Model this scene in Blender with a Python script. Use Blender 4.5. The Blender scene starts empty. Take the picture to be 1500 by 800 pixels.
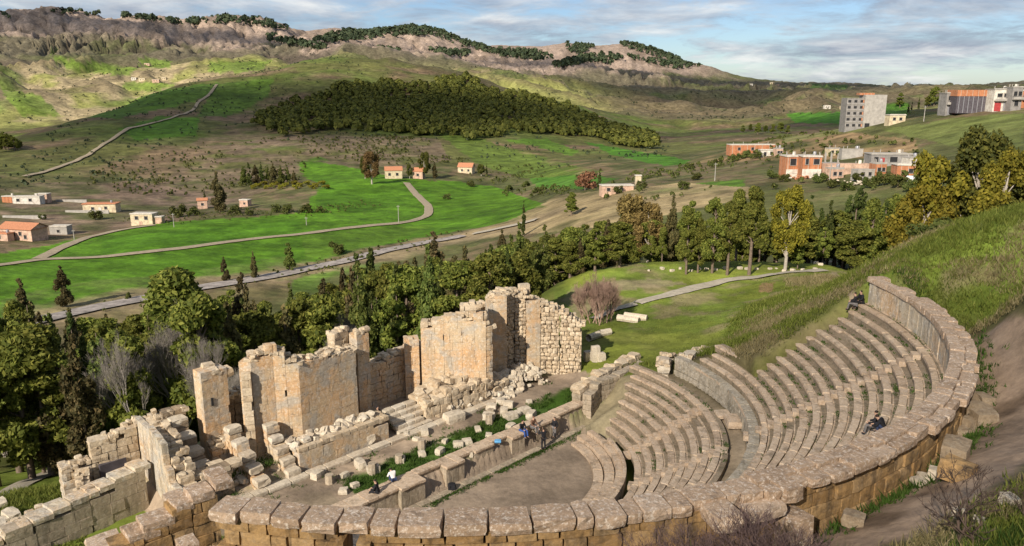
import bpy, math, random
import numpy as np
from mathutils import Vector, Matrix

# ---------------------------------------------------------------- camera, light, exposure
S = bpy.context.scene
COL = S.collection
PITCH = 13.5
cam_d = bpy.data.cameras.new('camera'); cam = bpy.data.objects.new('camera', cam_d); COL.objects.link(cam)
cam_d.sensor_width = 36; cam_d.lens = 36 * 1150 / 1500
cam_d.clip_start = 0.3; cam_d.clip_end = 60000
cam.location = (0, 0, 0); cam.rotation_euler = (math.radians(90 - PITCH), 0, 0)
S.camera = cam
SUN_EL = math.radians(31); SUNV = Vector((-0.50, -0.86, 0)).normalized()
SUNV = Vector((SUNV.x * math.cos(SUN_EL), SUNV.y * math.cos(SUN_EL), math.sin(SUN_EL)))
ld = bpy.data.lights.new('sun', 'SUN'); ld.energy = 5.0; ld.angle = math.radians(0.6); ld.color = (1.0, 0.90, 0.76)
lo = bpy.data.objects.new('sun', ld); COL.objects.link(lo)
lo.rotation_euler = (-SUNV).to_track_quat('-Z', 'Y').to_euler(); lo.location = SUNV * 50
S.view_settings.view_transform = 'Standard'; S.view_settings.look = 'None'
S.view_settings.exposure = 0.38; S.view_settings.gamma = 1; S.view_settings.use_curve_mapping = False

W = bpy.data.worlds.new('World'); S.world = W; W.use_nodes = True
nt = W.node_tree; nt.nodes.clear()
def NN(nt, typ, **kw):
    n = nt.nodes.new(typ)
    for k, v in kw.items():
        if k.startswith('i_'):
            n.inputs[k[2:].replace('_', ' ')].default_value = v
        else: setattr(n, k, v)
    return n
def LK(nt, a, b): nt.links.new(a, b)
out = NN(nt, 'ShaderNodeOutputWorld'); sky = NN(nt, 'ShaderNodeTexSky', sky_type='NISHITA', sun_disc=False)
sky.sun_elevation = SUN_EL; sky.sun_rotation = math.atan2(SUNV.x, SUNV.y)
sky.altitude = 900; sky.dust_density = 0.6; sky.air_density = 1.0
bg1 = NN(nt, 'ShaderNodeBackground', i_Strength=0.075); tint = nt.nodes.new('ShaderNodeMix'); tint.data_type = 'RGBA'; tint.blend_type = 'MULTIPLY'; tint.inputs[0].default_value = 1; tint.inputs[7].default_value = (0.74, 0.86, 1.06, 1); LK(nt, sky.outputs[0], tint.inputs[6]); LK(nt, tint.outputs[2], bg1.inputs[0])
tc = NN(nt, 'ShaderNodeTexCoord'); sep = NN(nt, 'ShaderNodeSeparateXYZ'); LK(nt, tc.outputs['Generated'], sep.inputs[0])
def M(nt, op, a, b=None, c=None, clamp=False):
    n = nt.nodes.new('ShaderNodeMath'); n.operation = op; n.use_clamp = clamp
    for i, x in enumerate((a, b, c)):
        if x is None: continue
        if isinstance(x, (int, float)): n.inputs[i].default_value = x
        else: nt.links.new(x, n.inputs[i])
    return n.outputs[0]
def RAMP(nt, fac, stops, interp='LINEAR'):
    n = nt.nodes.new('ShaderNodeValToRGB'); n.color_ramp.interpolation = interp
    e = n.color_ramp.elements
    while len(e) < len(stops): e.new(0.5)
    for k, (p, c) in enumerate(stops):
        e[k].position = p; e[k].color = (c, c, c, 1) if isinstance(c, (int, float)) else (*c, 1)
    nt.links.new(fac, n.inputs[0]); return n.outputs[0]
zc = M(nt, 'MAXIMUM', M(nt, 'ADD', sep.outputs[2], 0.14), 0.02)
cx = M(nt, 'DIVIDE', sep.outputs[0], zc); cy = M(nt, 'DIVIDE', sep.outputs[1], zc)
cmb = NN(nt, 'ShaderNodeCombineXYZ'); LK(nt, cx, cmb.inputs[0]); LK(nt, cy, cmb.inputs[1])
def NOISE(nt, vec, scale, detail=6, rough=0.55, dist=0.0, dims='3D'):
    n = nt.nodes.new('ShaderNodeTexNoise'); n.noise_dimensions = dims
    n.inputs['Scale'].default_value = scale; n.inputs['Detail'].default_value = detail
    n.inputs['Roughness'].default_value = rough; n.inputs['Distortion'].default_value = dist
    if vec is not None: nt.links.new(vec, n.inputs['Vector'])
    return n.outputs[0]
n1 = NOISE(nt, cmb.outputs[0], 0.62, 9, 0.60, 0.25)
mp = NN(nt, 'ShaderNodeMapping'); mp.inputs['Location'].default_value = (7.3, 2.1, 0); mp.inputs['Scale'].default_value = (1, 1.0, 1)
LK(nt, cmb.outputs[0], mp.inputs[0])
n2 = NOISE(nt, mp.outputs[0], 2.6, 10, 0.66, 0.4)
mx = M(nt, 'ADD', M(nt, 'MULTIPLY', n1, 0.62), M(nt, 'MULTIPLY', n2, 0.38))
cover = RAMP(nt, mx, [(0.44, 0.0), (0.53, 0.7), (0.62, 0.97)])
n3 = NOISE(nt, mp.outputs[0], 1.3, 8, 0.6, 0.3)
ccol = RAMP(nt, n3, [(0.32, (0.34, 0.40, 0.51)), (0.45, (0.50, 0.57, 0.69)), (0.54, (0.76, 0.80, 0.87)), (0.66, (1.2, 1.2, 1.18))])
bg2 = NN(nt, 'ShaderNodeBackground', i_Strength=0.58); LK(nt, ccol, bg2.inputs[0])
ms = NN(nt, 'ShaderNodeMixShader'); LK(nt, cover, ms.inputs[0]); LK(nt, bg1.outputs[0], ms.inputs[1]); LK(nt, bg2.outputs[0], ms.inputs[2])
LK(nt, ms.outputs[0], out.inputs[0])

random.seed(7); RNG = np.random.default_rng(11)

# ---------------------------------------------------------------- plan geometry: sight lines, theatre frame
F = 1150.0; cp = math.cos(math.radians(PITCH)); sp_ = math.sin(math.radians(PITCH))
def ray(u, v):
    a = (u - 750) / F; b = (400 - v) / F
    return a, cp + b * sp_, -sp_ + b * cp
def atz(u, v, z):
    d = ray(u, v); k = z / d[2]; return d[0] * k, d[1] * k, z
def pix(x, y, z):
    dep = y * cp - z * sp_; up = y * sp_ + z * cp
    dep = np.where(np.abs(dep) < 1e-3, 1e-3, dep)
    return 750 + F * x / dep, 400 - F * up / dep
CX, CY = -2.2, 46.15; TH = math.radians(45.5); cT, sT = math.cos(TH), math.sin(TH)
def w(s, t, z=0): return (CX + s * cT - t * sT, CY + s * sT + t * cT, z)
def st(x, y): return (x - CX) * cT + (y - CY) * sT, -(x - CX) * sT + (y - CY) * cT
def pol(r, phi, z): p = math.radians(phi); return w(r * math.sin(p), -r * math.cos(p), z)

# ---------------------------------------------------------------- noise
def _h(i, j, seed):
    n = (i.astype(np.int64) * 374761393 + j.astype(np.int64) * 668265263 + seed * 1442695041) & 0x7fffffff
    n = ((n ^ (n >> 13)) * 1274126177) & 0x7fffffff
    return ((n ^ (n >> 16)) & 0xffff) / 65535.0
def vn(x, y, seed=0):
    i = np.floor(x); j = np.floor(y); fx = x - i; fy = y - j
    fx = fx * fx * (3 - 2 * fx); fy = fy * fy * (3 - 2 * fy)
    a = _h(i, j, seed); b = _h(i + 1, j, seed); c = _h(i, j + 1, seed); d = _h(i + 1, j + 1, seed)
    return (a * (1 - fx) + b * fx) * (1 - fy) + (c * (1 - fx) + d * fx) * fy
def fbm(x, y, oct=5, seed=0, rough=0.5):
    s = 0; a = 1; t = 0
    for k in range(oct):
        s = s + a * (vn(x, y, seed + k * 17) - 0.5) * 2; t += a; a *= rough; x = x * 2.03 + 5.1; y = y * 1.97 + 3.7
    return s / t
def sstep(a, b, x):
    t = np.clip((x - a) / (b - a), 0, 1); return t * t * (3 - 2 * t)

# ---------------------------------------------------------------- near ground: smooth surface through surveyed heights
P = []
def q(u, v, z): P.append(atz(u, v, z))
def qr(u, v, r):
    d = ray(u, v); k = r / math.hypot(d[0], d[1]); P.append((d[0] * k, d[1] * k, d[2] * k))
for s_, t_, z_ in [(-12, 3, -23.3), (0, 3, -23.3), (8, 3, -23.3), (-16, 3, -23.4), (-20, 16, -24.4), (-14, 17, -24.8), (-6, 15, -24.8), (2, 15, -24.8),
                   (10, 14, -24.2), (16, 10, -23.4), (-22, -9, -15.6), (-20.8, -5, -18), (-20, 0, -21.2), (-20, 5, -23.4), (-20, 11, -24.2), (-24, 19, -24.5),
                   (-27, 10, -24.4), (-30, 0, -23), (-26, 4, -23.6), (-38, 14, -27), (-45, 0, -25), (-30, -14, -18), (-10, 24, -29), (4, 24, -29), (-24, 28, -29),
                   (20.6, -13.6, -14.2), (19.5, -12.6, -15.0), (18, -11.2, -16.3), (15.9, -9.6, -18.0), (17.3, -5.2, -19.3), (18.2, -2.5, -20.8), (18, 3, -22.3)]:
    P.append(w(s_, t_, z_))
P += [(6, 59, -22.7), (9, 66, -22.4), (15, 66, -22), (17.9, 79.4, -22), (37.6, 93.4, -21.6), (9.8, 91.6, -22.6), (26, 85, -21.7), (1, 77, -25), (-6, 88, -31),
      (5, 104, -26), (30, 104, -23), (55, 95, -22), (0, 0, -1.9), (0, 8, -6), (0, 15, -11), (0, 19.3, -15), (-8, 18.5, -15.4), (8, 17, -13.2), (14, 17.0, -11),
      (20, 19, -9.2), (27, 22, -9.2), (36, 38, -10.2), (30, 30, -11.2), (-15, 15, -15), (-25, 20, -19), (0, -20, 4), (30, -20, 5), (-30, -20, -4), (40, 5, -1), (-10.5, 22.5, -17.5),
      (-3, 20, -16.5), (4, 20.6, -15.6), (60, 30, -3), (-45, 10, -20)]
q(1230, 415, -15.5); q(1216, 402, -19.5); q(1100, 441, -21.3); q(1040, 480, -21.0); q(1150, 452, -18.2); q(1110, 490, -18.9); q(1190, 425, -17.6); q(1050, 515, -19.2)
qr(1262, 392, 68); qr(1275, 418, 54); qr(1310, 400, 54); qr(1400, 336, 66); qr(1500, 302, 60); qr(1500, 400, 45); qr(1600, 330, 45)
q(1462, 482, -12.9); q(1442, 525, -13.6); q(1480, 640, -13.5); q(1180, 790, -13.8); q(1300, 735, -13.8); q(1400, 760, -12.0); q(1480, 790, -10.5); q(1410, 620, -13.9); q(1500, 560, -12.6); q(1500, 620, -12.7); q(1500, 700, -11.4); q(1445, 570, -13.8)
for u_, r_, z_ in [(1400, 85, -20), (1500, 82, -17), (1310, 88, -21.5), (1600, 80, -13)]:
    d_ = ray(u_, 320); k_ = r_ / math.hypot(d_[0], d_[1]); P.append((d_[0] * k_, d_[1] * k_, z_))
P = np.array(P)
def _U(r2): return np.where(r2 > 0, 0.5 * r2 * np.log(np.maximum(r2, 1e-9)), 0)
_n = len(P); _K = _U(((P[:, None, :2] - P[None, :, :2]) ** 2).sum(-1)) + np.eye(_n) * 12.0
_A = np.zeros((_n + 3, _n + 3)); _A[:_n, :_n] = _K; _A[:_n, _n] = 1; _A[:_n, _n + 1:] = P[:, :2]; _A[_n, :_n] = 1; _A[_n + 1:, :_n] = P[:, :2].T
_sol = np.linalg.solve(_A, np.r_[P[:, 2], 0, 0, 0])
def rbf(x, y):
    sh = np.shape(x); x = np.ravel(x).astype(float); y = np.ravel(y).astype(float); o = np.empty(len(x))
    for a in range(0, len(x), 40000):
        X = x[a:a + 40000]; Y = y[a:a + 40000]
        r2 = (X[:, None] - P[None, :, 0]) ** 2 + (Y[:, None] - P[None, :, 1]) ** 2
        o[a:a + 40000] = _U(r2) @ _sol[:_n] + _sol[_n] + X * _sol[_n + 1] + Y * _sol[_n + 2]
    return o.reshape(sh)
ROWS_UP = [(24.75 - .64 * j, -13.8 - .435 * j) for j in range(14)]            # (front radius, seat height)
ROWS_LO = [(9.95 + .66 * k, -23.35 + .40 * k) for k in range(8)]
def near_z(x, y):
    z = rbf(x, y)
    z = z + fbm(x * 0.35, y * 0.35, 5, 3) * 0.22 + fbm(x * 1.3, y * 1.3, 3, 9) * 0.06
    s, t = st(x, y); r = np.hypot(s, t); phi = np.degrees(np.arctan2(s, -t))
    prof = np.interp(r, [0, 9.3, 10, 15.2, 15.3, 16.4, 16.6, 24.75, 25.6, 26.0, 26.6], [-24.3, -24.3, -24.6, -22.0, -21.0, -20.75, -21.2, -15.2, -14.6, -14.6, -14.2])
    wu = sstep(52.5, 50.5, phi) * sstep(-64, -61, phi) * sstep(26.6, 26.2, r)
    wl = sstep(86, 80, phi) * sstep(-80, -76, phi) * sstep(16.9, 16.4, r)
    wp = sstep(69, 67, phi) * sstep(-71, -69, phi) * sstep(18.4, 18.0, r)
    z = z + (np.minimum(prof, 1e3) - z) * np.clip(np.maximum(np.maximum(wu, wl), wp), 0, 1)
    wo = sstep(9.4, 9.2, r); z = z * (1 - wo) + wo * (-24.3 + fbm(x * .8, y * .8, 3, 5) * 0.03)
    ws = sstep(-.1, .35, t) * sstep(6.9, 6.5, t) * sstep(-18, -17, s) * sstep(17, 14, s)
    zs = -23.3 + fbm(x * .5, y * .5, 4, 8) * 0.10
    z = z * (1 - ws) + ws * zs
    wq = sstep(-4.2, -3.6, t) * sstep(0.3, 0.0, t) * sstep(-14, -12, s) * sstep(15, 13, s) * (1 - wl)   # side passages beside the orchestra
    z = z * (1 - wq) + wq * (-24.25 + np.clip(np.abs(s) - 10, 0, 8) * .28)
    wk = sstep(6.3, 6.7, t) * sstep(15.6, 14.6, t) * sstep(-17, -16, s) * sstep(17, 16, s)              # rubble ground about the stage building
    z = z * (1 - wk) + wk * (-23.1 + fbm(x * .6, y * .6, 4, 21) * 0.35)
    return z

# ---------------------------------------------------------------- far ground: crest and valley lines
FE = {
 'r0': [(-300, 78), (0, 76), (200, 72), (400, 76), (600, 82), (750, 92), (850, 100), (1000, 102), (1200, 106), (1300, 90), (1400, 80), (1500, 76), (1800, 70)],
 'f1': [(-300, 'z', -40, 105), (0, 'z', -42, 103), (200, 'z', -43, 98), (400, 'z', -43, 102), (600, 'z', -42, 115), (750, 'z', -38, 127), (850, 'z', -34, 135), (1000, 'z', -31, 138), (1200, 'z', -28, 138), (1400, 'z', -24, 120), (1800, 'z', -18, 110)],
 'f2': [(-300, 500, 165), (0, 478, 172), (75, 462, 180), (290, 425, 197), (450, 395, 215), (560, 368, 235), (680, 345, 255), (760, 322, 262), (850, 290, 258), (920, 285, 235), (1000, 285, 220), (1120, 268, 220), (1250, 262, 215), (1400, 262, 190), (1500, 245, 180), (1800, 240, 180)],
 'f3': [(-300, 370, 270), (0, 365, 280), (150, 350, 290), (300, 330, 300), (480, 315, 310), (620, 315, 320), (750, 298, 340), (850, 268, 330), (1000, 255, 300), (1120, 240, 290), (1250, 235, 270), (1400, 225, 250), (1500, 212, 235), (1800, 200, 235)],
 'f4': [(-300, 310, 380), (0, 300, 400), (150, 298, 400), (300, 290, 420), (480, 258, 460), (620, 255, 470), (750, 258, 480), (850, 240, 450), (1000, 238, 420), (1120, 210, 380), (1200, 197, 365), (1250, 189, 360), (1330, 175, 345), (1400, 164, 340), (1500, 158, 330), (1800, 153, 330)],
 'f5': [(-300, 250, 560), (0, 235, 600), (150, 240, 560), (300, 232, 580), (450, 215, 600), (620, 215, 620), (750, 220, 620), (850, 225, 600), (960, 222, 600), (1080, 'z', -40, 550), (1250, 'z', -34, 500), (1400, 'z', -28, 480), (1500, 'z', -25, 470), (1800, 'z', -25, 470)],
 'f6': [(-300, 'z', -60, 800), (0, 205, 760), (60, 192, 800), (100, 178, 850), (150, 165, 900), (250, 160, 850), (360, 165, 850), (480, 158, 870), (620, 158, 880), (750, 174, 850), (850, 193, 820), (960, 212, 800), (1080, 195, 900), (1250, 'z', -45, 900), (1400, 'z', -45, 850), (1800, 'z', -40, 850)],
 'f7': [(-300, 'z', -65, 1000), (0, 'z', -62, 950), (100, 'z', -50, 1000), (150, 'z', -42, 1050), (210, 139, 1080), (250, 130, 1100), (320, 112, 1150), (400, 94, 1200), (440, 86, 1230), (480, 82, 1250), (540, 88, 1250), (620, 102, 1250), (680, 114, 1220), (730, 130, 1200), (790, 145, 1180), (850, 160, 1150), (900, 175, 1120), (950, 192, 1100), (1000, 190, 1200), (1080, 185, 1300), (1120, 180, 1300), (1200, 172, 1200), (1320, 165, 1100), (1400, 160, 1100), (1800, 155, 1100)],
 'f8': [(-300, 205, 1350), (0, 195, 1350), (100, 185, 1400), (150, 178, 1400), (210, 'z', -60, 1400), (250, 'z', -50, 1450), (400, 'z', 0, 1550), (480, 'z', 12, 1600), (620, 'z', -5, 1600), (730, 'z', -45, 1550), (850, 'z', -55, 1500), (950, 'z', -65, 1500), (1080, 172, 1600), (1250, 160, 1700), (1400, 155, 1700), (1800, 150, 1700)],
 'f9': [(-300, 130, 1800), (0, 128, 1800), (60, 118, 1850), (110, 150, 1650), (170, 120, 1850), (240, 128, 1800), (330, 106, 1900), (480, 'z', 25, 2000), (620, 'z', 5, 2000), (690, 124, 2000), (750, 128, 1900), (820, 140, 1850), (880, 160, 1800), (950, 160, 1900), (1000, 150, 2000), (1060, 165, 2100), (1120, 150, 2200), (1250, 148, 2300), (1400, 146, 2300), (1800, 140, 2300)],
 'f10': [(-300, 100, 2400), (0, 98, 2400), (150, 92, 2500), (300, 88, 2500), (480, 78, 2500), (620, 92, 2600), (690, 100, 2600), (750, 108, 2600), (850, 118, 2700), (950, 126, 2700), (1050, 138, 2800), (1120, 138, 3000), (1250, 138, 3000), (1500, 136, 3000), (1800, 130, 3000)],
 'f11': [(-300, 66, 3100), (0, 60, 3100), (60, 66, 3000), (130, 58, 3100), (250, 66, 3100), (330, 70, 3100), (420, 70, 3300), (480, 68, 3400), (560, 72, 3500), (650, 82, 3600), (750, 93, 3700), (820, 88, 3800), (870, 96, 3900), (950, 104, 4000), (1050, 124, 4000), (1250, 130, 4000), (1500, 129, 4000), (1800, 120, 4000)],
 'f12': [(-300, 20, 4000), (0, 24, 4000), (20, 27, 4000), (45, 20, 4000), (70, 18, 4000), (130, 20, 4000), (200, 27, 4000), (270, 33, 4000), (330, 29, 4000), (390, 33, 4000), (420, 44, 4100), (440, 48, 4300), (480, 43, 4600), (500, 41, 4700), (520, 51, 4700), (560, 47, 4700), (600, 42, 4700), (640, 46, 4700), (680, 62, 4700), (705, 71, 4800), (722, 67, 4800), (790, 70, 4800), (830, 63, 4800), (870, 69, 4800), (910, 64, 4800), (950, 71, 4800), (985, 85, 4800), (1010, 93, 4800), (1040, 98, 4700), (1080, 111, 4600), (1130, 119, 4500), (1200, 123, 4500), (1240, 122, 4500), (1300, 127, 4500), (1370, 129, 4500), (1400, 128, 4500), (1450, 125, 4500), (1500, 119, 4500), (1600, 110, 4500), (1800, 100, 4500)],
}
AZ0, AZ1, NAZ = math.radians(-60), math.radians(60), 900
R_MIN, R_MAX, NR = 1.5, 9500.0, 800
azs = np.linspace(AZ0, AZ1, NAZ)
lr = np.concatenate([np.linspace(math.log(R_MIN), math.log(18), 60, endpoint=False), np.linspace(math.log(18), math.log(110), 250, endpoint=False), np.linspace(math.log(110), math.log(R_MAX), NR - 310)])
rs = np.exp(lr)
def line(e):
    A, R, Z = [], [], []
    for it in e:
        if it[1] == 'z':
            d = ray(it[0], 260); A.append(math.atan2(d[0], d[1])); R.append(it[3]); Z.append(it[2])
        else:
            d = ray(it[0], it[1]); h = math.hypot(d[0], d[1]); A.append(math.atan2(d[0], d[1])); R.append(it[2]); Z.append(d[2] / h * it[2])
    A = np.array(A); o = np.argsort(A); return np.interp(azs, A[o], np.array(R)[o]), np.interp(azs, A[o], np.array(Z)[o])
def gs(a, n):
    k = np.exp(-0.5 * (np.arange(-3 * n, 3 * n + 1) / n) ** 2); k /= k.sum()
    return np.convolve(np.pad(a, 3 * n, mode='edge'), k, 'valid')
_a = [math.atan2(ray(u, 420)[0], ray(u, 420)[1]) for u, r in FE['r0']]
R0 = gs(np.interp(azs, _a, [r for u, r in FE['r0']]), 10)
LR, LZ = [R0], [near_z(np.sin(azs) * R0, np.cos(azs) * R0)]
for k in ['f%d' % i for i in range(1, 13)]:
    a, b = line(FE[k]); n = 3 if k in ('f12', 'f7') else 9
    LR.append(gs(a, n)); LZ.append(gs(b, n))
LR.append(LR[-1] + 700); LZ.append(LZ[-1] - 90); LR.append(LR[-1] + 1500); LZ.append(LZ[-1] - 160); LR.append(np.full(NAZ, 9600.)); LZ.append(np.full(NAZ, -60.))
LR = np.array(LR).T; LZ = np.array(LZ).T
def pchip(x, y, xi):
    h = np.diff(x); d = np.diff(y) / h; m = np.zeros_like(y)
    ok = d[:-1] * d[1:] > 0; w1 = 2 * h[1:] + h[:-1]; w2 = h[1:] + 2 * h[:-1]
    with np.errstate(all='ignore'): mm = (w1 + w2) / (w1 / d[:-1] + w2 / d[1:])
    m[1:-1] = np.where(ok, mm, 0); m[0] = d[0]; m[-1] = d[-1]
    i = np.clip(np.searchsorted(x, xi) - 1, 0, len(h) - 1); t = (xi - x[i]) / h[i]; H = h[i]
    return (2*t**3-3*t**2+1)*y[i] + (t**3-2*t**2+t)*H*m[i] + (-2*t**3+3*t**2)*y[i+1] + (t**3-t**2)*H*m[i+1]
AZ, RR = np.meshgrid(azs, rs, indexing='ij'); X = np.sin(AZ) * RR; Y = np.cos(AZ) * RR
Z = np.empty_like(X)
for i in range(NAZ): Z[i] = pchip(LR[i], LZ[i], rs)
_wp = fbm(X / 260, Y / 260, 4, 41); _wq = fbm(X / 260 + 9, Y / 260 + 4, 4, 42)
_iso = 1 - np.abs(fbm((X + _wp * 160) / 330, (Y + _wq * 160) / 520, 5, 36, .5)) * 3.0; _far = (1 - np.abs(fbm(AZ * 20 + _wp * 1.6, RR / 800 + _wp * .5, 6, 31, .6)) * 2.6) * .6 + (1 - np.abs(fbm(AZ * 95 + _wp * 3, RR / 420, 4, 37, .6)) * 2.6) * .4
_fw = sstep(2300, 3000, RR); gul = _iso * (1 - _fw) + _far * _fw
hil = fbm(X / 420, Y / 420, 5, 51, .5)
amp = np.interp(RR, [0, 300, 600, 1100, 1800, 3000, 3800, 4600, 6000], [0, .0, 2.0, 7, 40, 62, 50, 8, 30])
Z += (gul * 0.75 - 0.3 + hil * 0.6) * amp
Z += fbm(X / 38, Y / 38, 4, 61) * np.interp(RR, [0, 120, 320, 800, 2000], [0, .5, .9, 2.2, 5])
nm = RR < R0[:, None] * 1.02
nz = np.zeros_like(Z); nz[nm] = near_z(X[nm], Y[nm]); bl = sstep(R0[:, None] * .90, R0[:, None] * 1.0, RR)
Z = np.where(nm, nz * (1 - bl) + Z * bl, Z)
def gz(x, y):
    x = np.asarray(x, float); y = np.asarray(y, float)
    a = np.arctan2(x, y); l = np.log(np.maximum(np.hypot(x, y), R_MIN))
    fi = np.clip((a - AZ0) / (AZ1 - AZ0) * (NAZ - 1), 0, NAZ - 1.001); fj = np.interp(l, lr, np.arange(NR)); fj = np.clip(fj, 0, NR - 1.001)
    i = fi.astype(int); j = fj.astype(int); fi = fi - i; fj = fj - j
    return (Z[i, j] * (1 - fj) + Z[i, j + 1] * fj) * (1 - fi) + (Z[i + 1, j] * (1 - fj) + Z[i + 1, j + 1] * fj) * fi
def G(u, v, rmin=20, rmax=6000):
    """where the sight line through (u, v) of the photograph meets the ground"""
    d = ray(u, v); h = math.hypot(d[0], d[1]); r = np.exp(np.linspace(math.log(rmin), math.log(rmax), 2500))
    zz = gz(d[0] / h * r, d[1] / h * r); below = zz >= d[2] / h * r; k = int(np.argmax(below)) if below.any() else len(r) - 1
    r_ = r[k]; x, y = d[0] / h * r_, d[1] / h * r_; return x, y, float(gz(x, y))
def atr(u, r, v=300):
    d = ray(u, v); h = math.hypot(d[0], d[1]); x, y = d[0] / h * r, d[1] / h * r; return x, y, float(gz(x, y))
def inpoly(u, v, poly):
    u = np.asarray(u); v = np.asarray(v); c = np.zeros(u.shape, bool); n = len(poly)
    for a in range(n):
        x1, y1 = poly[a]; x2, y2 = poly[(a + 1) % n]
        if y1 == y2: continue
        c ^= ((y1 > v) != (y2 > v)) & (u < (x2 - x1) * (v - y1) / (y2 - y1) + x1)
    return c

# ---------------------------------------------------------------- ground colours (soil, grass, rock, with some sun and shade put in)
PU, PV = pix(X, Y, Z)
WU = PU + fbm(X / 9, Y / 9, 3, 71) * np.interp(RR, [0, 100, 400, 3000], [2, 3, 5, 5]); WV = PV + fbm(X / 11, Y / 11, 3, 72) * np.interp(RR, [0, 100, 400, 3000], [1, 2, 2.2, 2.5])
n_a = fbm(X / 60, Y / 60, 5, 81); n_b = fbm(X / 14, Y / 14, 4, 82); n_c = fbm(X / 3, Y / 3, 4, 83); n_d = fbm(X / 300, Y / 300, 5, 84)
A_ = np.zeros(Z.shape + (3,))
def mixc(col, m):
    global A_
    m = np.clip(m, 0, 1)[..., None]; A_ = A_ * (1 - m) + np.array(col) * m
A_[:] = (0.10, 0.105, 0.04)
mixc((0.17, 0.125, 0.075), sstep(-.1, .35, n_b + n_a * .6) * sstep(110, 200, RR))
mixc((0.085, 0.105, 0.03), sstep(.0, .4, n_c * .6 + n_b * .5) * .7)
# hill of the wood
m3 = sstep(480, 560, RR) * sstep(1500, 1350, RR)
mixc((0.115, 0.12, 0.038), m3 * .9); mixc((0.175, 0.125, 0.075), m3 * sstep(0, .3, n_a + n_d * .5)); mixc((0.10, 0.14, 0.03), m3 * sstep(.05, .35, fbm(X / 90, Y / 50, 4, 85)) * .7)
m4 = sstep(1350, 1500, RR) * sstep(2500, 2300, RR)
mixc((0.26, 0.26, 0.085), m4); mixc((0.36, 0.29, 0.17), m4 * sstep(-.02, .25, n_d + n_a * .7)); mixc((0.16, 0.22, 0.05), m4 * sstep(.05, .3, fbm(X / 170, Y / 170, 4, 86)))  # sunlight on the hills beyond the wood put into brighter colours
mr = sstep(800, 980, PU) * np.maximum(m4, sstep(2300, 2500, RR) * sstep(3900, 3600, RR)); mixc((0.125, 0.092, 0.065), mr * .85); mixc((0.11, 0.13, 0.045), mr * sstep(0, .3, n_a + n_d))
m5 = sstep(2300, 2550, RR); gr = sstep(.15, .75, gul)
mixc((0.15, 0.13, 0.085), m5); mixc((0.11, 0.115, 0.05), m5 * sstep(-.05, .3, n_d)); mixc((0.09, 0.07, 0.055), m5 * sstep(.45, .05, gul) * .75); mixc((0.14, 0.11, 0.065), m4 * sstep(.6, .9, gul) * .6); mixc((0.10, 0.075, 0.055), mr * sstep(.45, -.3, gul) * .8); mixc((0.10, 0.08, 0.045), m3 * sstep(.75, .95, gul) * .75)  # shade of gullies and folds mixed into the hill colours
cb = np.interp(PU, [0, 130, 250, 340, 430, 500, 600, 700, 800, 900, 1000, 1060, 1500], [48, 44, 62, 72, 64, 88, 92, 100, 106, 100, 108, 110, 60])
rt = np.interp(PU, [0, 1500], [0, 0])
mc = sstep(2500, 2700, RR) * sstep(cb + 9, cb - 4, PV + fbm(X / 60, Y / 200, 4, 87) * 14) * sstep(1090, 1010, PU)
mixc((0.36, 0.275, 0.215), mc * .95); mixc((0.20, 0.15, 0.11), mc * sstep(0, .35, fbm(AZ * 120, RR / 500, 4, 88)) * .6)
def P_(poly, r0, r1, col, k=1.0, nz=None):
    m = inpoly(WU, WV, poly) & (RR > r0) & (RR < r1)
    mm = m.astype(float) * k
    if nz is not None: mm = mm * nz
    mixc(col, mm)
VIV = (0.085, 0.185, 0.014); OLV = (0.12, 0.17, 0.03)
f_n = sstep(-.9, .15, n_b * .35 + n_a * .4 + .3)
P_([(-200, 420), (0, 372), (60, 362), (150, 342), (240, 325), (330, 322), (440, 312), (520, 290), (560, 268), (600, 262), (660, 266), (720, 272), (805, 303), (770, 322), (700, 335), (640, 345), (560, 360), (450, 385), (380, 398), (290, 410), (150, 445), (60, 470), (-200, 520)], 150, 520, VIV)
P_([(0, 440), (100, 415), (300, 395), (420, 375), (440, 390), (290, 415), (150, 445), (60, 470), (0, 478)], 150, 420, (0.12, 0.16, 0.04), .6, sstep(-.1, .4, n_b + .2))
P_([(428, 238), (470, 230), (530, 250), (600, 262), (600, 300), (520, 315), (440, 315), (455, 290), (480, 270), (450, 262)], 300, 620, VIV)
P_([(640, 195), (700, 203), (830, 240), (900, 255), (850, 270), (770, 262), (700, 240)], 380, 1000, (0.11, 0.16, 0.028), .9)
P_([(740, 205), (800, 203), (850, 222), (838, 228), (790, 216)], 380, 1000, (0.09, 0.17, 0.02), .9)
P_([(855, 207), (1012, 235), (1000, 248), (900, 228)], 380, 1000, (0.07, 0.18, 0.018), .95)
P_([(775, 262), (860, 254), (905, 262), (850, 278), (790, 276)], 250, 700, (0.07, 0.17, 0.02), .9)
P_([(700, 200), (860, 230), (960, 250), (860, 262), (800, 240)], 380, 900, (0.20, 0.14, 0.08), .5, sstep(0, .3, n_b))
P_([(105, 168), (230, 132), (320, 120), (310, 140), (240, 160), (170, 175)], 500, 1200, (0.075, 0.15, 0.02), .9)
P_([(175, 188), (235, 170), (292, 172), (288, 198), (200, 206)], 500, 1200, (0.075, 0.16, 0.018), .95)
P_([(318, 122), (400, 115), (395, 140), (360, 160), (330, 172), (290, 170)], 500, 1250, (0.085, 0.155, 0.022), .85)
P_([(360, 160), (450, 150), (480, 190), (440, 205), (300, 245), (200, 290), (120, 290), (250, 235), (300, 195)], 380, 1000, (0.19, 0.135, 0.085), .75, sstep(-.35, .3, n_b + n_a * .5))
P_([(200, 300), (300, 215), (420, 200), (640, 200), (660, 235), (560, 250), (440, 235), (440, 265), (330, 300)], 380, 700, (0.17, 0.125, 0.085), .85, sstep(-.5, .2, n_b))
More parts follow.
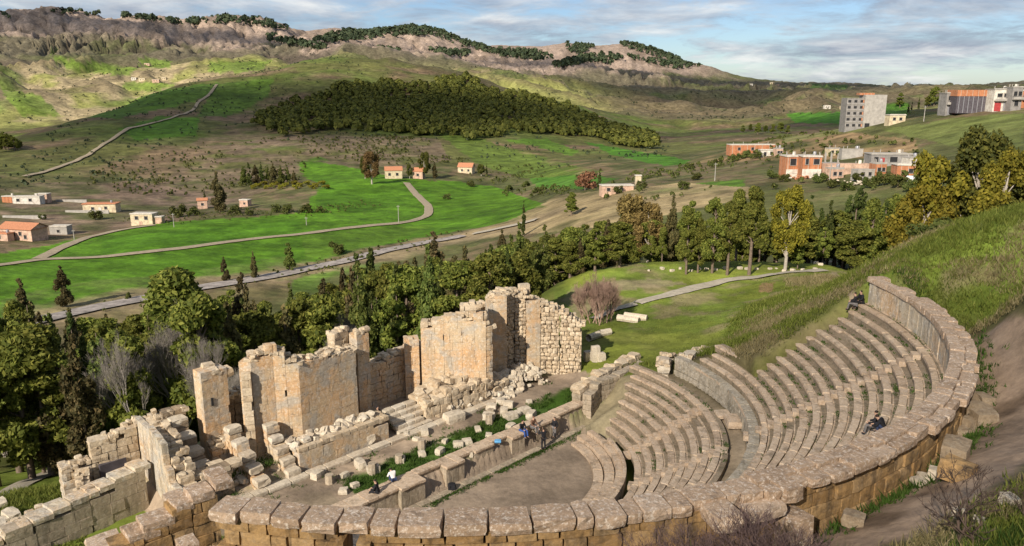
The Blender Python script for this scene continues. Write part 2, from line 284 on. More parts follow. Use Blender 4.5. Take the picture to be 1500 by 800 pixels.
P_([(0, 270), (200, 265), (380, 300), (240, 325), (100, 345), (0, 350)], 250, 600, (0.19, 0.135, 0.10), .75, sstep(-.5, .25, n_b))
P_([(1150, 166), (1235, 164), (1232, 182), (1165, 180)], 400, 2500, (0.07, 0.19, 0.02), .95)
P_([(1285, 155), (1330, 150), (1330, 170), (1285, 172)], 400, 2500, (0.07, 0.17, 0.02), .9)
P_([(1180, 122), (1240, 124), (1250, 133), (1190, 130)], 2500, 6000, (0.07, 0.13, 0.03), .8)
P_([(990, 272), (1090, 262), (1090, 272), (960, 292), (930, 285)], 200, 500, (0.09, 0.18, 0.02), .9)
P_([(820, 285), (1000, 268), (1100, 275), (1100, 290), (900, 330), (700, 350), (640, 352), (740, 325)], 130, 420, (0.31, 0.24, 0.13), .95, sstep(-.9, .1, n_b))
P_([(1000, 240), (1080, 205), (1140, 195), (1250, 195), (1340, 205), (1360, 240), (1250, 232), (1100, 235)], 200, 420, (0.27, 0.185, 0.10), .9, sstep(-.6, .2, n_b))
P_([(1290, 190), (1400, 172), (1500, 164), (1500, 222), (1400, 215)], 200, 420, (0.13, 0.155, 0.045), .9)
P_([(1135, 195), (1235, 178), (1300, 186), (1240, 196), (1150, 210)], 200, 420, (0.16, 0.17, 0.06), .8)
for pg in [[(80, 95), (140, 90), (200, 100), (190, 112), (120, 105)], [(75, 80), (130, 92), (120, 102), (85, 95)], [(200, 85), (250, 90), (250, 100), (205, 98)], [(0, 130), (60, 140), (90, 170), (30, 170)], [(310, 92), (400, 88), (380, 105), (300, 108)], [(180, 120), (260, 122), (230, 135), (180, 130)]]:
    P_(pg, 1300, 3300, (0.15, 0.23, 0.035), .8)
P_([(430, 410), (500, 392), (560, 378), (640, 365), (650, 400), (640, 470), (420, 480)], 130, 260, (0.085, 0.16, 0.02), .75, sstep(-.3, .2, n_b))
P_([(0, 500), (80, 472), (200, 445), (300, 430), (420, 412), (430, 440), (300, 470), (100, 520), (0, 540)], 120, 200, (0.20, 0.16, 0.08), .7, sstep(-.4, .2, n_b + n_c * .4))
_rp = np.array([G(*p)[:2] for p in [(-40, 492), (75, 466), (140, 452), (205, 440), (290, 423), (370, 411), (450, 395), (500, 385), (560, 369), (620, 357), (680, 346), (740, 334), (800, 318)]])
_m = (RR > 120) & (RR < 420); _px, _py = X[_m], Y[_m]; _d = np.full(_px.shape, 1e9)
for (x0, y0), (x1, y1) in zip(_rp[:-1], _rp[1:]):
    k_ = np.clip(((_px - x0) * (x1 - x0) + (_py - y0) * (y1 - y0)) / ((x1 - x0) ** 2 + (y1 - y0) ** 2), 0, 1); _d = np.minimum(_d, np.hypot(_px - x0 - k_ * (x1 - x0), _py - y0 - k_ * (y1 - y0)))
_dd = np.full(Z.shape, 1e9); _dd[_m] = _d; mixc((0.26, 0.20, 0.12), sstep(13, 5, _dd + n_b * 10 + n_c * 4) * .85)
_fur = np.sin((X * .35 + Y * .94) * 1.6 + n_b * 2) * (RR < 600) * (RR > 150); A_ *= (1 + .07 * _fur)[..., None]
P_([(150, 350), (330, 330), (440, 322), (440, 345), (250, 362), (150, 372)], 150, 520, (0.06, 0.15, 0.01), .6); P_([(440, 345), (540, 335), (640, 330), (560, 358), (450, 380)], 150, 520, (0.10, 0.18, 0.02), .7)
P_([(470, 262), (560, 275), (600, 300), (520, 312), (460, 300)], 150, 620, (0.06, 0.14, 0.01), .6); P_([(630, 270), (720, 275), (800, 303), (720, 312), (640, 300)], 150, 620, (0.09, 0.18, 0.015), .6)
# near ground
ss, tt = st(X, Y); rr_ = np.hypot(ss, tt); ph_ = np.degrees(np.arctan2(ss, -tt)); nearm = sstep(112, 100, RR)
mixc((0.14, 0.185, 0.03), nearm)
mixc((0.19, 0.175, 0.06), nearm * sstep(-.05, .45, n_c * .5 + n_b * .7) * .75)
lawn = sstep(3, 6, X) * sstep(-24.2, -23.4, Z) * sstep(-20.2, -20.9, Z) * sstep(54, 57, Y)
mixc((0.20, 0.23, 0.04), nearm * lawn * .9); mixc((0.22, 0.21, 0.07), nearm * lawn * sstep(.0, .5, n_b + n_c * .4) * .6)
hillr = sstep(26.8, 28.5, rr_) * (X > 5)
mixc((0.11, 0.165, 0.024), nearm * hillr * sstep(-.2, .35, n_b + n_c * .5) * .8)
mixc((0.23, 0.19, 0.10), nearm * hillr * sstep(.15, .5, n_c + n_b * .5) * .8)
fg = nearm * sstep(27, 24, np.hypot(X, Y)); mixc((0.075, 0.085, 0.03), fg * .7)  # shade over the near bank put into its ground colour
DIRT = (0.34, 0.265, 0.195)
def dirt(m, k=1.0): mixc(DIRT, m * k * nearm)
dirt(sstep(9.5, 9.3, rr_)); dirt(sstep(16.8, 16.5, rr_) * sstep(15, 15.4, rr_) * (np.abs(ph_) < 78), .9)
dirt(sstep(-4.2, -3.8, tt) * sstep(.3, .1, tt) * (np.abs(ss) < 15), .75)
band = tt + fbm(X * .5, Y * .5, 3, 91) * .7
dirt(sstep(3.2, 3.7, band) * sstep(6.8, 6.4, tt) * (ss > -18) * (ss < 16)); dirt(sstep(.9, .7, band) * sstep(.1, .4, tt) * (np.abs(ss) < 13), .6)
dirt((ss < -7) * (ss > -17) * sstep(.2, .4, tt) * sstep(3.9, 3.6, tt), .9)
pit = sstep(.6, .9, band) * sstep(3.8, 3.3, band) * (ss > -8) * (ss < 14); mixc((0.05, 0.11, 0.014), pit * .95 * nearm)
dirt(sstep(6.5, 6.8, tt) * sstep(15, 14.4, tt) * (ss > -17) * (ss < 17) * sstep(-.5, .3, n_c + .15))
pw = np.interp(ph_, [-30, 0, 14, 26, 34, 55], [29.4, 30.8, 30.6, 28.4, 26.9, 26.2]) + fbm(X * .4, Y * .4, 3, 92) * 1.0
pathm = sstep(pw, pw - .8, rr_) * sstep(25.4, 25.8, rr_) * sstep(-34, -28, ph_) * sstep(53, 47, ph_) * (X > 3)
mixc((0.36, 0.265, 0.19), pathm * nearm); mixc((0.13, 0.09, 0.06), pathm * nearm * sstep(.15, .4, fbm(X * .35, Y * .35, 4, 93)) * .8)
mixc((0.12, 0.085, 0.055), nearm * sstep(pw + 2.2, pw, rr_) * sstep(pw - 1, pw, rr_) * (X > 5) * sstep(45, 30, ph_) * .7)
wedge = nearm * (ss > 10) * sstep(-21.0, -20.4, Z) * (ph_ > 51) * (X > 10) * sstep(26, 25, rr_ - 0 * Z)
mixc((0.15, 0.145, 0.05), wedge * .8); mixc((0.23, 0.19, 0.10), wedge * sstep(.0, .4, n_c + .1) * .8)
for pg, cc, kk in [([(1210, 400), (1225, 398), (1262, 440), (1250, 446)], (0.30, 0.23, 0.16), .9), ([(1115, 415), (1135, 413), (1130, 428), (1110, 428)], (0.30, 0.18, 0.11), .8),
                   ([(860, 415), (960, 408), (1010, 415), (900, 428), (870, 425)], (0.27, 0.22, 0.14), .7), ([(840, 420), (900, 425), (885, 445), (850, 465), (820, 440)], (0.2, 0.17, 0.10), .6),
                   ([(1275, 385), (1300, 380), (1290, 400), (1260, 402)], (0.28, 0.2, 0.13), .7), ([(1230, 400), (1330, 360), (1260, 382)], (0.2, 0.16, 0.09), .5)]:
    P_(pg, 40, 110, cc, kk)
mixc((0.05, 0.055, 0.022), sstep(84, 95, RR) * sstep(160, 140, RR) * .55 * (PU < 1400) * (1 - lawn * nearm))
A_ *= (1 + .13 * n_c * sstep(200, 60, RR) + .10 * n_b)[..., None] if False else (1 + .16 * n_b)[..., None]

# ---------------------------------------------------------------- object helpers
def tag(o, label=None, cat=None, group=None, kind=None):
    if label: o['label'] = label
    if cat: o['category'] = cat
    if group: o['group'] = group
    if kind: o['kind'] = kind
    return o
def empty(name, loc, label, cat, group=None, rz=0.0):
    o = bpy.data.objects.new(name, None); COL.objects.link(o); o.location = loc; o.rotation_euler = (0, 0, rz); o.empty_display_size = 0.2
    return tag(o, label, cat, group)
def mesh_np(name, V, Fq, mats, parent=None, smooth=False, mi=None, link=True):
    """V (n,3), Fq (m,k) equal-sized faces"""
    V = np.ascontiguousarray(V, dtype=np.float32); Fq = np.ascontiguousarray(Fq, dtype=np.int32); k = Fq.shape[1]
    me = bpy.data.meshes.new(name); me.vertices.add(len(V)); me.vertices.foreach_set('co', V.ravel())
    me.loops.add(Fq.size); me.loops.foreach_set('vertex_index', Fq.ravel())
    me.polygons.add(len(Fq)); me.polygons.foreach_set('loop_start', np.arange(0, Fq.size, k, dtype=np.int32)); me.polygons.foreach_set('loop_total', np.full(len(Fq), k, dtype=np.int32))
    if mi is not None: me.polygons.foreach_set('material_index', np.ascontiguousarray(mi, dtype=np.int32))
    me.polygons.foreach_set('use_smooth', np.full(len(Fq), smooth))
    for m in (mats if isinstance(mats, (list, tuple)) else [mats]): me.materials.append(m)
    me.update(calc_edges=True); me.validate()
    o = bpy.data.objects.new(name, me)
    if link: COL.objects.link(o)
    if parent: o.parent = parent
    return o
class MB:
    def __init__(s): s.V = []; s.Q = []; s.n = 0
    def add(s, V, Q):
        V = np.asarray(V, float); s.V.append(V); s.Q.append(np.asarray(Q, int) + s.n); s.n += len(V)
    def box(s, c, size, rz=0.0, taper=1.0):
        x, y, z = size[0] / 2, size[1] / 2, size[2] / 2
        V = np.array([[-x, -y, -z], [x, -y, -z], [x, y, -z], [-x, y, -z], [-x, -y, z], [x, -y, z], [x, y, z], [-x, y, z]])
        V[4:, :2] *= taper
        c_, s_ = math.cos(rz), math.sin(rz); V[:, :2] = V[:, :2] @ np.array([[c_, s_], [-s_, c_]]); s.add(V + np.array(c), BQ)
    def tube(s, pts, rad, n=6):
        pts = [Vector(p) for p in pts]; k = len(pts); V = []; Q = []
        for i, p in enumerate(pts):
            d = (pts[min(i + 1, k - 1)] - pts[max(i - 1, 0)]).normalized(); a = d.orthogonal().normalized()
            if i: a = (pa - d * pa.dot(d)).normalized()
            pa = a; b = d.cross(a)
            for j in range(n): th = 2 * math.pi * j / n; V.append(tuple(p + (a * math.cos(th) + b * math.sin(th)) * rad[i]))
        for i in range(k - 1):
            for j in range(n): Q.append((i * n + j, i * n + (j + 1) % n, (i + 1) * n + (j + 1) % n, (i + 1) * n + j))
        m = len(V); V.append(tuple(pts[-1]));
        for j in range(0, n, 1): Q.append(((k - 1) * n + j, (k - 1) * n + (j + 1) % n, m, m)) if False else None
        V = V[:-1]
        if n == 4: Q.append(((k - 1) * n, (k - 1) * n + 1, (k - 1) * n + 2, (k - 1) * n + 3))
        if n == 6: Q += [((k - 1) * n, (k - 1) * n + 1, (k - 1) * n + 2, (k - 1) * n + 3), ((k - 1) * n, (k - 1) * n + 3, (k - 1) * n + 4, (k - 1) * n + 5)]
        if n == 8: b = (k - 1) * n; Q += [(b, b + 1, b + 2, b + 3), (b, b + 3, b + 4, b + 7), (b + 4, b + 5, b + 6, b + 7)]
        s.add(V, Q)
    def build(s, name, mat, parent=None, base=None, smooth=False):
        V = np.concatenate(s.V); Q = np.concatenate(s.Q)
        if base is not None: V = V - np.array(base)
        return mesh_np(name, V, Q, mat, parent, smooth)
BQ = np.array([[0, 3, 2, 1], [4, 5, 6, 7], [0, 1, 5, 4], [1, 2, 6, 5], [2, 3, 7, 6], [3, 0, 4, 7]])
# worn block: 3x3x3 shell
_g = [(i, j, k) for i in range(3) for j in range(3) for k in range(3) if (i, j, k) != (1, 1, 1)]
_ix = {p: n for n, p in enumerate(_g)}; RB = np.array(_g, float) - 1; RQ = []
for ax in range(3):
    for sd in (0, 2):
        for a in range(2):
            for b in range(2):
                def pt(aa, bb):
                    p = [0, 0, 0]; p[ax] = sd; p[(ax + 1) % 3] = aa; p[(ax + 2) % 3] = bb; return _ix[tuple(p)]
                f = [pt(a, b), pt(a + 1, b), pt(a + 1, b + 1), pt(a, b + 1)]
                RQ.append(f if sd == 2 else f[::-1])
RQ = np.array(RQ); _cr = np.abs(RB).sum(1) - 1
def rb(jit=.05, rnd=.04):
    V = RB.copy(); V *= (1 - rnd * np.maximum(_cr, 0))[:, None]; V += RNG.normal(0, jit, V.shape); return V
def rblock(mb, c, size, rz=0.0, jit=.05, rnd=.06, tilt=0.0):
    V = rb(jit * .75, rnd * .55) * (np.array(size) / 2)
    if tilt: R = np.array(Matrix.Rotation(tilt, 3, Vector((random.random() - .5, random.random() - .5, 0.01)).normalized())); V = V @ R.T
    c_, s_ = math.cos(rz), math.sin(rz); V[:, :2] = V[:, :2] @ np.array([[c_, s_], [-s_, c_]]); mb.add(V + np.array(c), RQ)
def arcblock(mb, r0, r1, a0, a1, z0, z1, jit=.04, rnd=.05):
    V = rb(jit * .7, rnd * .5); u = (V + 1) / 2; r = r0 + (r1 - r0) * u[:, 0]; a = np.radians(a0 + (a1 - a0) * u[:, 1]); z = z0 + (z1 - z0) * u[:, 2]
    s = r * np.sin(a); t = -r * np.cos(a); mb.add(np.c_[CX + s * cT - t * sT, CY + s * sT + t * cT, z], RQ[:, ::-1] if False else RQ)

# ---------------------------------------------------------------- materials
def newmat(name):
    m = bpy.data.materials.new(name); m.use_nodes = True; nt = m.node_tree; b = nt.nodes['Principled BSDF']; b.inputs['Roughness'].default_value = .9
    b.inputs['Specular IOR Level'].default_value = .25; return m, nt, b
def MIX(nt, fac, a, b, mode='MIX'):
    n = nt.nodes.new('ShaderNodeMix'); n.data_type = 'RGBA'; n.blend_type = mode
    for k, x in ((0, fac), (6, a), (7, b)):
        if isinstance(x, (int, float)): n.inputs[k].default_value = x
        elif isinstance(x, tuple): n.inputs[k].default_value = (*x, 1)
        else: nt.links.new(x, n.inputs[k])
    return n.outputs[2]
def POS(nt): return nt.nodes.new('ShaderNodeNewGeometry').outputs['Position']
def stone_mat(name, c1, c2, c3, lichen=.3, lcol=(0.62, 0.58, 0.50), stain=.5, scol=(0.06, 0.05, 0.04), streak=0.0, bump=.5, sc=1.0, orange=0.0):
    m, nt, b = newmat(name); g = nt.nodes.new('ShaderNodeNewGeometry'); pos = g.outputs['Position']
    base = RAMP(nt, g.outputs['Random Per Island'], [(0, c1), (.5, c2), (1, c3)])
    big = NOISE(nt, pos, .45 * sc, 4); base = MIX(nt, M(nt, 'MULTIPLY', RAMP(nt, big, [(.35, 0), (.65, 1)]), .6), base, c2)
    if orange:
        on = NOISE(nt, pos, .33, 4, .6, .3); base = MIX(nt, M(nt, 'MULTIPLY', RAMP(nt, on, [(.42, 0), (.60, 1)]), orange), base, (0.60, 0.32, 0.13))
    fine = NOISE(nt, pos, 9 * sc, 6, .7); base = MIX(nt, .55, base, RAMP(nt, fine, [(.25, .25), (.5, .5), (.8, .85)]), 'OVERLAY')
    sn = NOISE(nt, pos, 1.6 * sc, 7, .68, .4); base = MIX(nt, M(nt, 'MULTIPLY', RAMP(nt, sn, [(.50, 0), (.66, 1)]), stain), base, scol)
    if orange:
        gp = NOISE(nt, pos, .8, 6, .6, .5); base = MIX(nt, M(nt, 'MULTIPLY', RAMP(nt, gp, [(.50, 0), (.60, 1)]), .75), base, (0.40, 0.37, 0.32))
        pt_ = NOISE(nt, pos, 3.4, 4, .6, .8); base = MIX(nt, M(nt, 'MULTIPLY', RAMP(nt, pt_, [(.63, 0), (.68, 1)]), .6), base, (0.10, 0.07, 0.045))
    if streak:
        mp = nt.nodes.new('ShaderNodeMapping'); mp.inputs['Scale'].default_value = (1.6, 1.6, .22); nt.links.new(pos, mp.inputs[0])
        s2 = NOISE(nt, mp.outputs[0], 1.3, 5, .6, .3); base = MIX(nt, M(nt, 'MULTIPLY', RAMP(nt, s2, [(.50, 0), (.64, 1)]), streak), base, scol)
    ln = NOISE(nt, pos, 5.5 * sc, 8, .75, .2); base = MIX(nt, M(nt, 'MULTIPLY', RAMP(nt, ln, [(.52, 0), (.62, 1)]), lichen), base, lcol)
    nt.links.new(base, b.inputs['Base Color'])
    bp = nt.nodes.new('ShaderNodeBump'); bp.inputs['Strength'].default_value = bump; bp.inputs['Distance'].default_value = .08
    bn = NOISE(nt, pos, 3.2 * sc, 8, .7); nt.links.new(bn, bp.inputs['Height']); nt.links.new(bp.outputs[0], b.inputs['Normal'])
    return m
M_WALL = stone_mat('golden_ashlar', (0.50, 0.385, 0.25), (0.53, 0.415, 0.275), (0.55, 0.44, 0.30), .55, (0.70, 0.65, 0.56), .45, (0.30, 0.24, 0.17), .40, .7, 1.0, .55)
M_WALLTOP = stone_mat('pale_rubble', (0.54, 0.45, 0.33), (0.48, 0.38, 0.26), (0.40, 0.30, 0.195), .45, (0.70, 0.64, 0.54), .55, (0.13, 0.10, 0.075), 0, .7)
M_SIDE = stone_mat('grey_washed_stone', (0.46, 0.39, 0.29), (0.52, 0.45, 0.34), (0.44, 0.34, 0.22), .55, (0.72, 0.70, 0.64), .5, (0.15, 0.13, 0.11), .6, .6, 1.0, .3)
M_DARKW = stone_mat('shaded_weathered_stone', (0.17, 0.13, 0.09), (0.24, 0.18, 0.12), (0.34, 0.25, 0.16), .25, (0.5, 0.44, 0.35), .6, (0.045, 0.04, 0.03), .3, .8)  # weathered stone, with the shade beside end wall and pier put into its colour
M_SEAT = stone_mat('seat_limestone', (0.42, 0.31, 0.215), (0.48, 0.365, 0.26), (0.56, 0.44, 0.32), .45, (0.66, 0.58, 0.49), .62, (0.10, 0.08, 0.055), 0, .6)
M_RISER = stone_mat('dark_riser_stone', (0.20, 0.155, 0.105), (0.25, 0.195, 0.135), (0.31, 0.245, 0.175), .3, (0.50, 0.43, 0.34), .6, (0.05, 0.055, 0.025), 0, .7)  # darker all over than the seat stone, with dark mossy stains
M_COPE = stone_mat('lichened_coping', (0.36, 0.25, 0.165), (0.44, 0.315, 0.215), (0.53, 0.40, 0.29), .85, (0.78, 0.68, 0.57), .45, (0.085, 0.065, 0.05), 0, .8, 1.5)
M_OUTER = stone_mat('rusty_ashlar', (0.30, 0.175, 0.07), (0.38, 0.235, 0.10), (0.46, 0.31, 0.16), .22, (0.42, 0.34, 0.25), .65, (0.045, 0.035, 0.025), .6, .8, 1.0, .0)
M_PULP = stone_mat('stage_front_stone', (0.30, 0.25, 0.18), (0.37, 0.30, 0.22), (0.42, 0.35, 0.26), .35, (0.55, 0.5, 0.42), .45, (0.12, 0.10, 0.07), .4, .6)
M_LOOSE = stone_mat('loose_pale_stone', (0.42, 0.34, 0.25), (0.50, 0.43, 0.33), (0.58, 0.52, 0.43), .4, (0.66, 0.62, 0.55), .35, (0.14, 0.11, 0.08), 0, .7)

def ground_mat():
    m, nt, b = newmat('ground_cover'); a = nt.nodes.new('ShaderNodeAttribute'); a.attribute_name = 'albedo'; pos = POS(nt)
    cd = nt.nodes.new('ShaderNodeVectorMath'); cd.operation = 'LENGTH'; nt.links.new(pos, cd.inputs[0])
    f = RAMP(nt, NOISE(nt, pos, 2.6, 9, .72), [(.2, .28), (.5, .5), (.8, .74)])
    c = MIX(nt, .75, a.outputs['Color'], f, 'OVERLAY')
    f2 = RAMP(nt, NOISE(nt, pos, .11, 8, .68), [(.32, .2), (.5, .5), (.68, .8)]); c = MIX(nt, .8, c, f2, 'OVERLAY')
    f3 = RAMP(nt, NOISE(nt, pos, .018, 9, .72), [(.34, .28), (.5, .5), (.66, .70)]); c = MIX(nt, .7, c, f3, 'OVERLAY')
    sp = RAMP(nt, NOISE(nt, pos, .35, 8, .8), [(.55, 0), (.62, 1)]); c = MIX(nt, M(nt, 'MULTIPLY', sp, M(nt, 'MULTIPLY', RAMP(nt, NOISE(nt, pos, .012, 4), [(.45, .1), (.55, 1)]), .55)), c, (0.07, 0.06, 0.03))
    nt.links.new(c, b.inputs['Base Color']); b.inputs['Specular IOR Level'].default_value = .1
    bp = nt.nodes.new('ShaderNodeBump'); bp.inputs['Strength'].default_value = .5; bp.inputs['Distance'].default_value = .12
    nt.links.new(NOISE(nt, pos, 3.5, 7, .7), bp.inputs['Height'])
    bp2 = nt.nodes.new('ShaderNodeBump'); bp2.inputs['Strength'].default_value = .7; bp2.inputs['Distance'].default_value = 4.0
    nt.links.new(NOISE(nt, pos, .045, 4, .6), bp2.inputs['Height']); nt.links.new(bp2.outputs[0], bp.inputs['Normal']); nt.links.new(bp.outputs[0], b.inputs['Normal'])
    return m
M_GROUND = ground_mat()
def leaf_mat(name, c1, c2, c3, tr=.34):
    m, nt, b = newmat(name); g = nt.nodes.new('ShaderNodeNewGeometry'); oi = nt.nodes.new('ShaderNodeObjectInfo')
    c = RAMP(nt, g.outputs['Random Per Island'], [(0, c1), (.5, c2), (1, c3)])
    hv = nt.nodes.new('ShaderNodeHueSaturation'); nt.links.new(c, hv.inputs['Color'])
    nt.links.new(M(nt, 'ADD', M(nt, 'MULTIPLY', oi.outputs['Random'], .45), .78), hv.inputs['Value']); nt.links.new(M(nt, 'ADD', M(nt, 'MULTIPLY', oi.outputs['Random'], .03), .485), hv.inputs['Hue'])
    big = RAMP(nt, NOISE(nt, g.outputs['Position'], .9, 3), [(.35, .8), (.65, 1.2)]); c = MIX(nt, 1.0, hv.outputs[0], big, 'MULTIPLY')
    nt.links.new(c, b.inputs['Base Color']); b.inputs['Roughness'].default_value = .7; b.inputs['Specular IOR Level'].default_value = .15
    t = nt.nodes.new('ShaderNodeBsdfTranslucent'); nt.links.new(c, t.inputs[0]); mx = nt.nodes.new('ShaderNodeMixShader'); mx.inputs[0].default_value = tr
    o = nt.nodes['Material Output']; nt.links.new(b.outputs[0], mx.inputs[1]); nt.links.new(t.outputs[0], mx.inputs[2]); nt.links.new(mx.outputs[0], o.inputs[0]); return m
L_PINE = leaf_mat('pine_needles', (0.075, 0.095, 0.018), (0.145, 0.165, 0.03), (0.25, 0.25, 0.05))
L_CYP = leaf_mat('cypress_leaf', (0.035, 0.052, 0.014), (0.065, 0.088, 0.022), (0.12, 0.135, 0.034))
L_BCYP = leaf_mat('brown_cypress_leaf', (0.07, 0.07, 0.03), (0.115, 0.10, 0.04), (0.17, 0.13, 0.055))
L_EUC = leaf_mat('yellow_eucalyptus_leaf', (0.13, 0.13, 0.018), (0.22, 0.20, 0.025), (0.32, 0.27, 0.035), .35)
L_BEUC = leaf_mat('brown_eucalyptus_leaf', (0.12, 0.085, 0.03), (0.20, 0.14, 0.05), (0.29, 0.20, 0.075), .3)
L_BUSH = leaf_mat('bush_leaf', (0.06, 0.08, 0.02), (0.10, 0.12, 0.03), (0.15, 0.155, 0.045))
L_FOR = leaf_mat('wood_foliage', (0.06, 0.075, 0.015), (0.105, 0.12, 0.024), (0.17, 0.175, 0.035), .15)
L_FARF = leaf_mat('far_wood_foliage', (0.035, 0.05, 0.028), (0.05, 0.065, 0.032), (0.07, 0.08, 0.04), .1)
L_RED = leaf_mat('reddish_leaf', (0.13, 0.055, 0.035), (0.19, 0.08, 0.05), (0.24, 0.12, 0.07), .2)
L_GRASS = leaf_mat('grass_blade', (0.075, 0.095, 0.016), (0.13, 0.155, 0.025), (0.21, 0.22, 0.05), .3)
L_DRY = leaf_mat('dry_grass_blade', (0.19, 0.17, 0.07), (0.28, 0.235, 0.11), (0.36, 0.31, 0.17), .3)
L_WEED = leaf_mat('weed_leaf', (0.035, 0.08, 0.012), (0.055, 0.11, 0.018), (0.09, 0.14, 0.03), .3)
def plain(name, col, rough=.85, var=.25, sc=2.0, bump=0.0, metal=0.0):
    m, nt, b = newmat(name); pos = POS(nt); f = RAMP(nt, NOISE(nt, pos, sc, 7, .65), [(.2, .5 - var), (.5, .5), (.8, .5 + var)])
    nt.links.new(MIX(nt, .9, col, f, 'OVERLAY'), b.inputs['Base Color']); b.inputs['Roughness'].default_value = rough; b.inputs['Metallic'].default_value = metal
    if bump:
        bp = nt.nodes.new('ShaderNodeBump'); bp.inputs['Strength'].default_value = bump; bp.inputs['Distance'].default_value = .05; nt.links.new(NOISE(nt, pos, sc * 4, 6), bp.inputs['Height']); nt.links.new(bp.outputs[0], b.inputs['Normal'])
    return m
M_BARK = plain('bark', (0.16, 0.12, 0.09), .9, .3, 5, .5); M_PALEBARK = plain('pale_bark', (0.36, 0.32, 0.27), .9, .25, 4, .3)
M_TWIG = plain('grey_twig', (0.26, 0.23, 0.20), .9, .2, 3); M_PTWIG = plain('purple_twig', (0.17, 0.115, 0.105), .9, .2, 3); M_DTWIG = plain('dark_twig', (0.10, 0.07, 0.055), .9, .2, 3)
M_ROAD = plain('gravel_road', (0.31, 0.275, 0.25), .95, .4, .5, .2); M_PATH = plain('dirt_track', (0.33, 0.27, 0.19), .95, .2, .8); M_GPATH = plain('gravel_path', (0.38, 0.34, 0.27), .95, .2, 2, .2)
M_CREAM = plain('cream_plaster', (0.55, 0.46, 0.31), .85, .35, .9); M_WHITE = plain('white_plaster', (0.56, 0.52, 0.45), .85, .35, .9); M_PINKP = plain('pink_plaster', (0.50, 0.34, 0.25), .85, .35, .9); M_TILE = plain('clay_tile', (0.45, 0.20, 0.11), .85, .3, 4)
M_CONC = plain('grey_concrete', (0.25, 0.235, 0.22), .9, .25, .8); M_LCONC = plain('pale_concrete', (0.35, 0.325, 0.29), .9, .2, .8); M_GLASS = plain('dark_opening', (0.03, 0.03, 0.032), .4, .1, 3); M_REDP = plain('red_shutter', (0.35, 0.05, 0.05), .6, .2, 2)
M_BLACKP = plain('black_screen_sheeting', (0.085, 0.075, 0.085), .7, .3, 1.5); M_METAL = plain('grey_metal', (0.4, 0.4, 0.42), .5, .1, 2, 0, .6); M_ROOFC = plain('flat_roof_concrete', (0.5, 0.46, 0.40), .9, .2, 1.5)
def brick_mat():
    m, nt, b = newmat('hollow_red_brick'); pos = POS(nt); br = nt.nodes.new('ShaderNodeTexBrick'); nt.links.new(pos, br.inputs['Vector'])
    br.inputs['Color1'].default_value = (0.46, 0.19, 0.09, 1); br.inputs['Color2'].default_value = (0.36, 0.14, 0.065, 1); br.inputs['Mortar'].default_value = (0.42, 0.28, 0.2, 1); br.inputs['Scale'].default_value = 1.6; br.inputs['Mortar Size'].default_value = .015
    f = RAMP(nt, NOISE(nt, pos, 1.3, 6), [(.2, .35), (.8, .65)]); nt.links.new(MIX(nt, .8, br.outputs[0], f, 'OVERLAY'), b.inputs['Base Color']); return m
M_BRICK = brick_mat()
M_SKIN = plain('skin', (0.45, 0.28, 0.2), .6, .05); M_BLK = plain('black_cloth', (0.018, 0.018, 0.022), .85, .2, 6); M_NAVY = plain('dark_denim', (0.03, 0.045, 0.10), .85, .2, 6); M_BLUE = plain('blue_denim', (0.04, 0.09, 0.30), .85, .2, 6); M_HAIR = plain('dark_hair', (0.02, 0.014, 0.01), .6, .2, 8); M_GREYC = plain('grey_cloth', (0.16, 0.15, 0.15), .85, .2, 6); M_BRN = plain('brown_cloth', (0.16, 0.09, 0.06), .85, .2, 6); M_WHC = plain('white_cloth', (0.75, 0.72, 0.7), .85, .1, 6); M_LBLUE = plain('light_blue_cloth', (0.12, 0.35, 0.62), .8, .1, 6)

# ---------------------------------------------------------------- terrain sheet
def build_terrain():
    back = np.radians(np.concatenate([np.arange(63, 298, 6.0)]))
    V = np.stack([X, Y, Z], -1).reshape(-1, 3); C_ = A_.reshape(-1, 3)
    xb = np.sin(back)[:, None] * rs[None, :]; yb = np.cos(back)[:, None] * rs[None, :]
    nzb = rbf(np.where(rs < 70, xb, 0), np.where(rs < 70, yb, 0)); k = sstep(40, 70, rs)[None, :]
    frac = ((back - AZ1) / (2 * math.pi - (AZ1 - AZ0)))[:, None]; far = Z[-1][None, :] * (1 - frac) + Z[0][None, :] * frac
    zb = nzb * (1 - k) + far * k + 0; V2 = np.stack([xb, yb, zb], -1).reshape(-1, 3); C2 = np.tile(np.array([[0.11, 0.125, 0.045]]), (len(V2), 1))
    nb = len(back); tot = NAZ + nb; idx = np.arange(tot * NR).reshape(tot, NR); nx = np.roll(idx, -1, 0)
    Q = np.stack([idx[:, :-1], idx[:, 1:], nx[:, 1:], nx[:, :-1]], -1).reshape(-1, 4)[:, ::-1]
    V = np.concatenate([V, V2, [[0, 0, float(rbf(np.array([0.]), np.array([0.]))[0])]]]); C_ = np.concatenate([C_, C2, C2[:1]])
    o = mesh_np('ground', V, Q, M_GROUND, None, True)
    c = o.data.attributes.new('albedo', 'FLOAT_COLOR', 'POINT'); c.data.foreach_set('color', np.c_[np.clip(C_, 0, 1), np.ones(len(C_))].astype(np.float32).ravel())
    o['kind'] = 'structure'
    capv = [tuple(V[i * NR]) for i in range(0, tot, 12)]; mb = MB()
    n = len(capv); V3 = np.array(capv + [tuple(V[-1])]) ; Q3 = [(i, (i + 1) % n, n) for i in range(n)]
    o2 = mesh_np('ground', V3, np.array(Q3)[:, ::-1], M_GROUND, o, False); c = o2.data.attributes.new('albedo', 'FLOAT_COLOR', 'POINT'); c.data.foreach_set('color', np.tile([.1, .11, .04, 1], n + 1).astype(np.float32))
build_terrain()
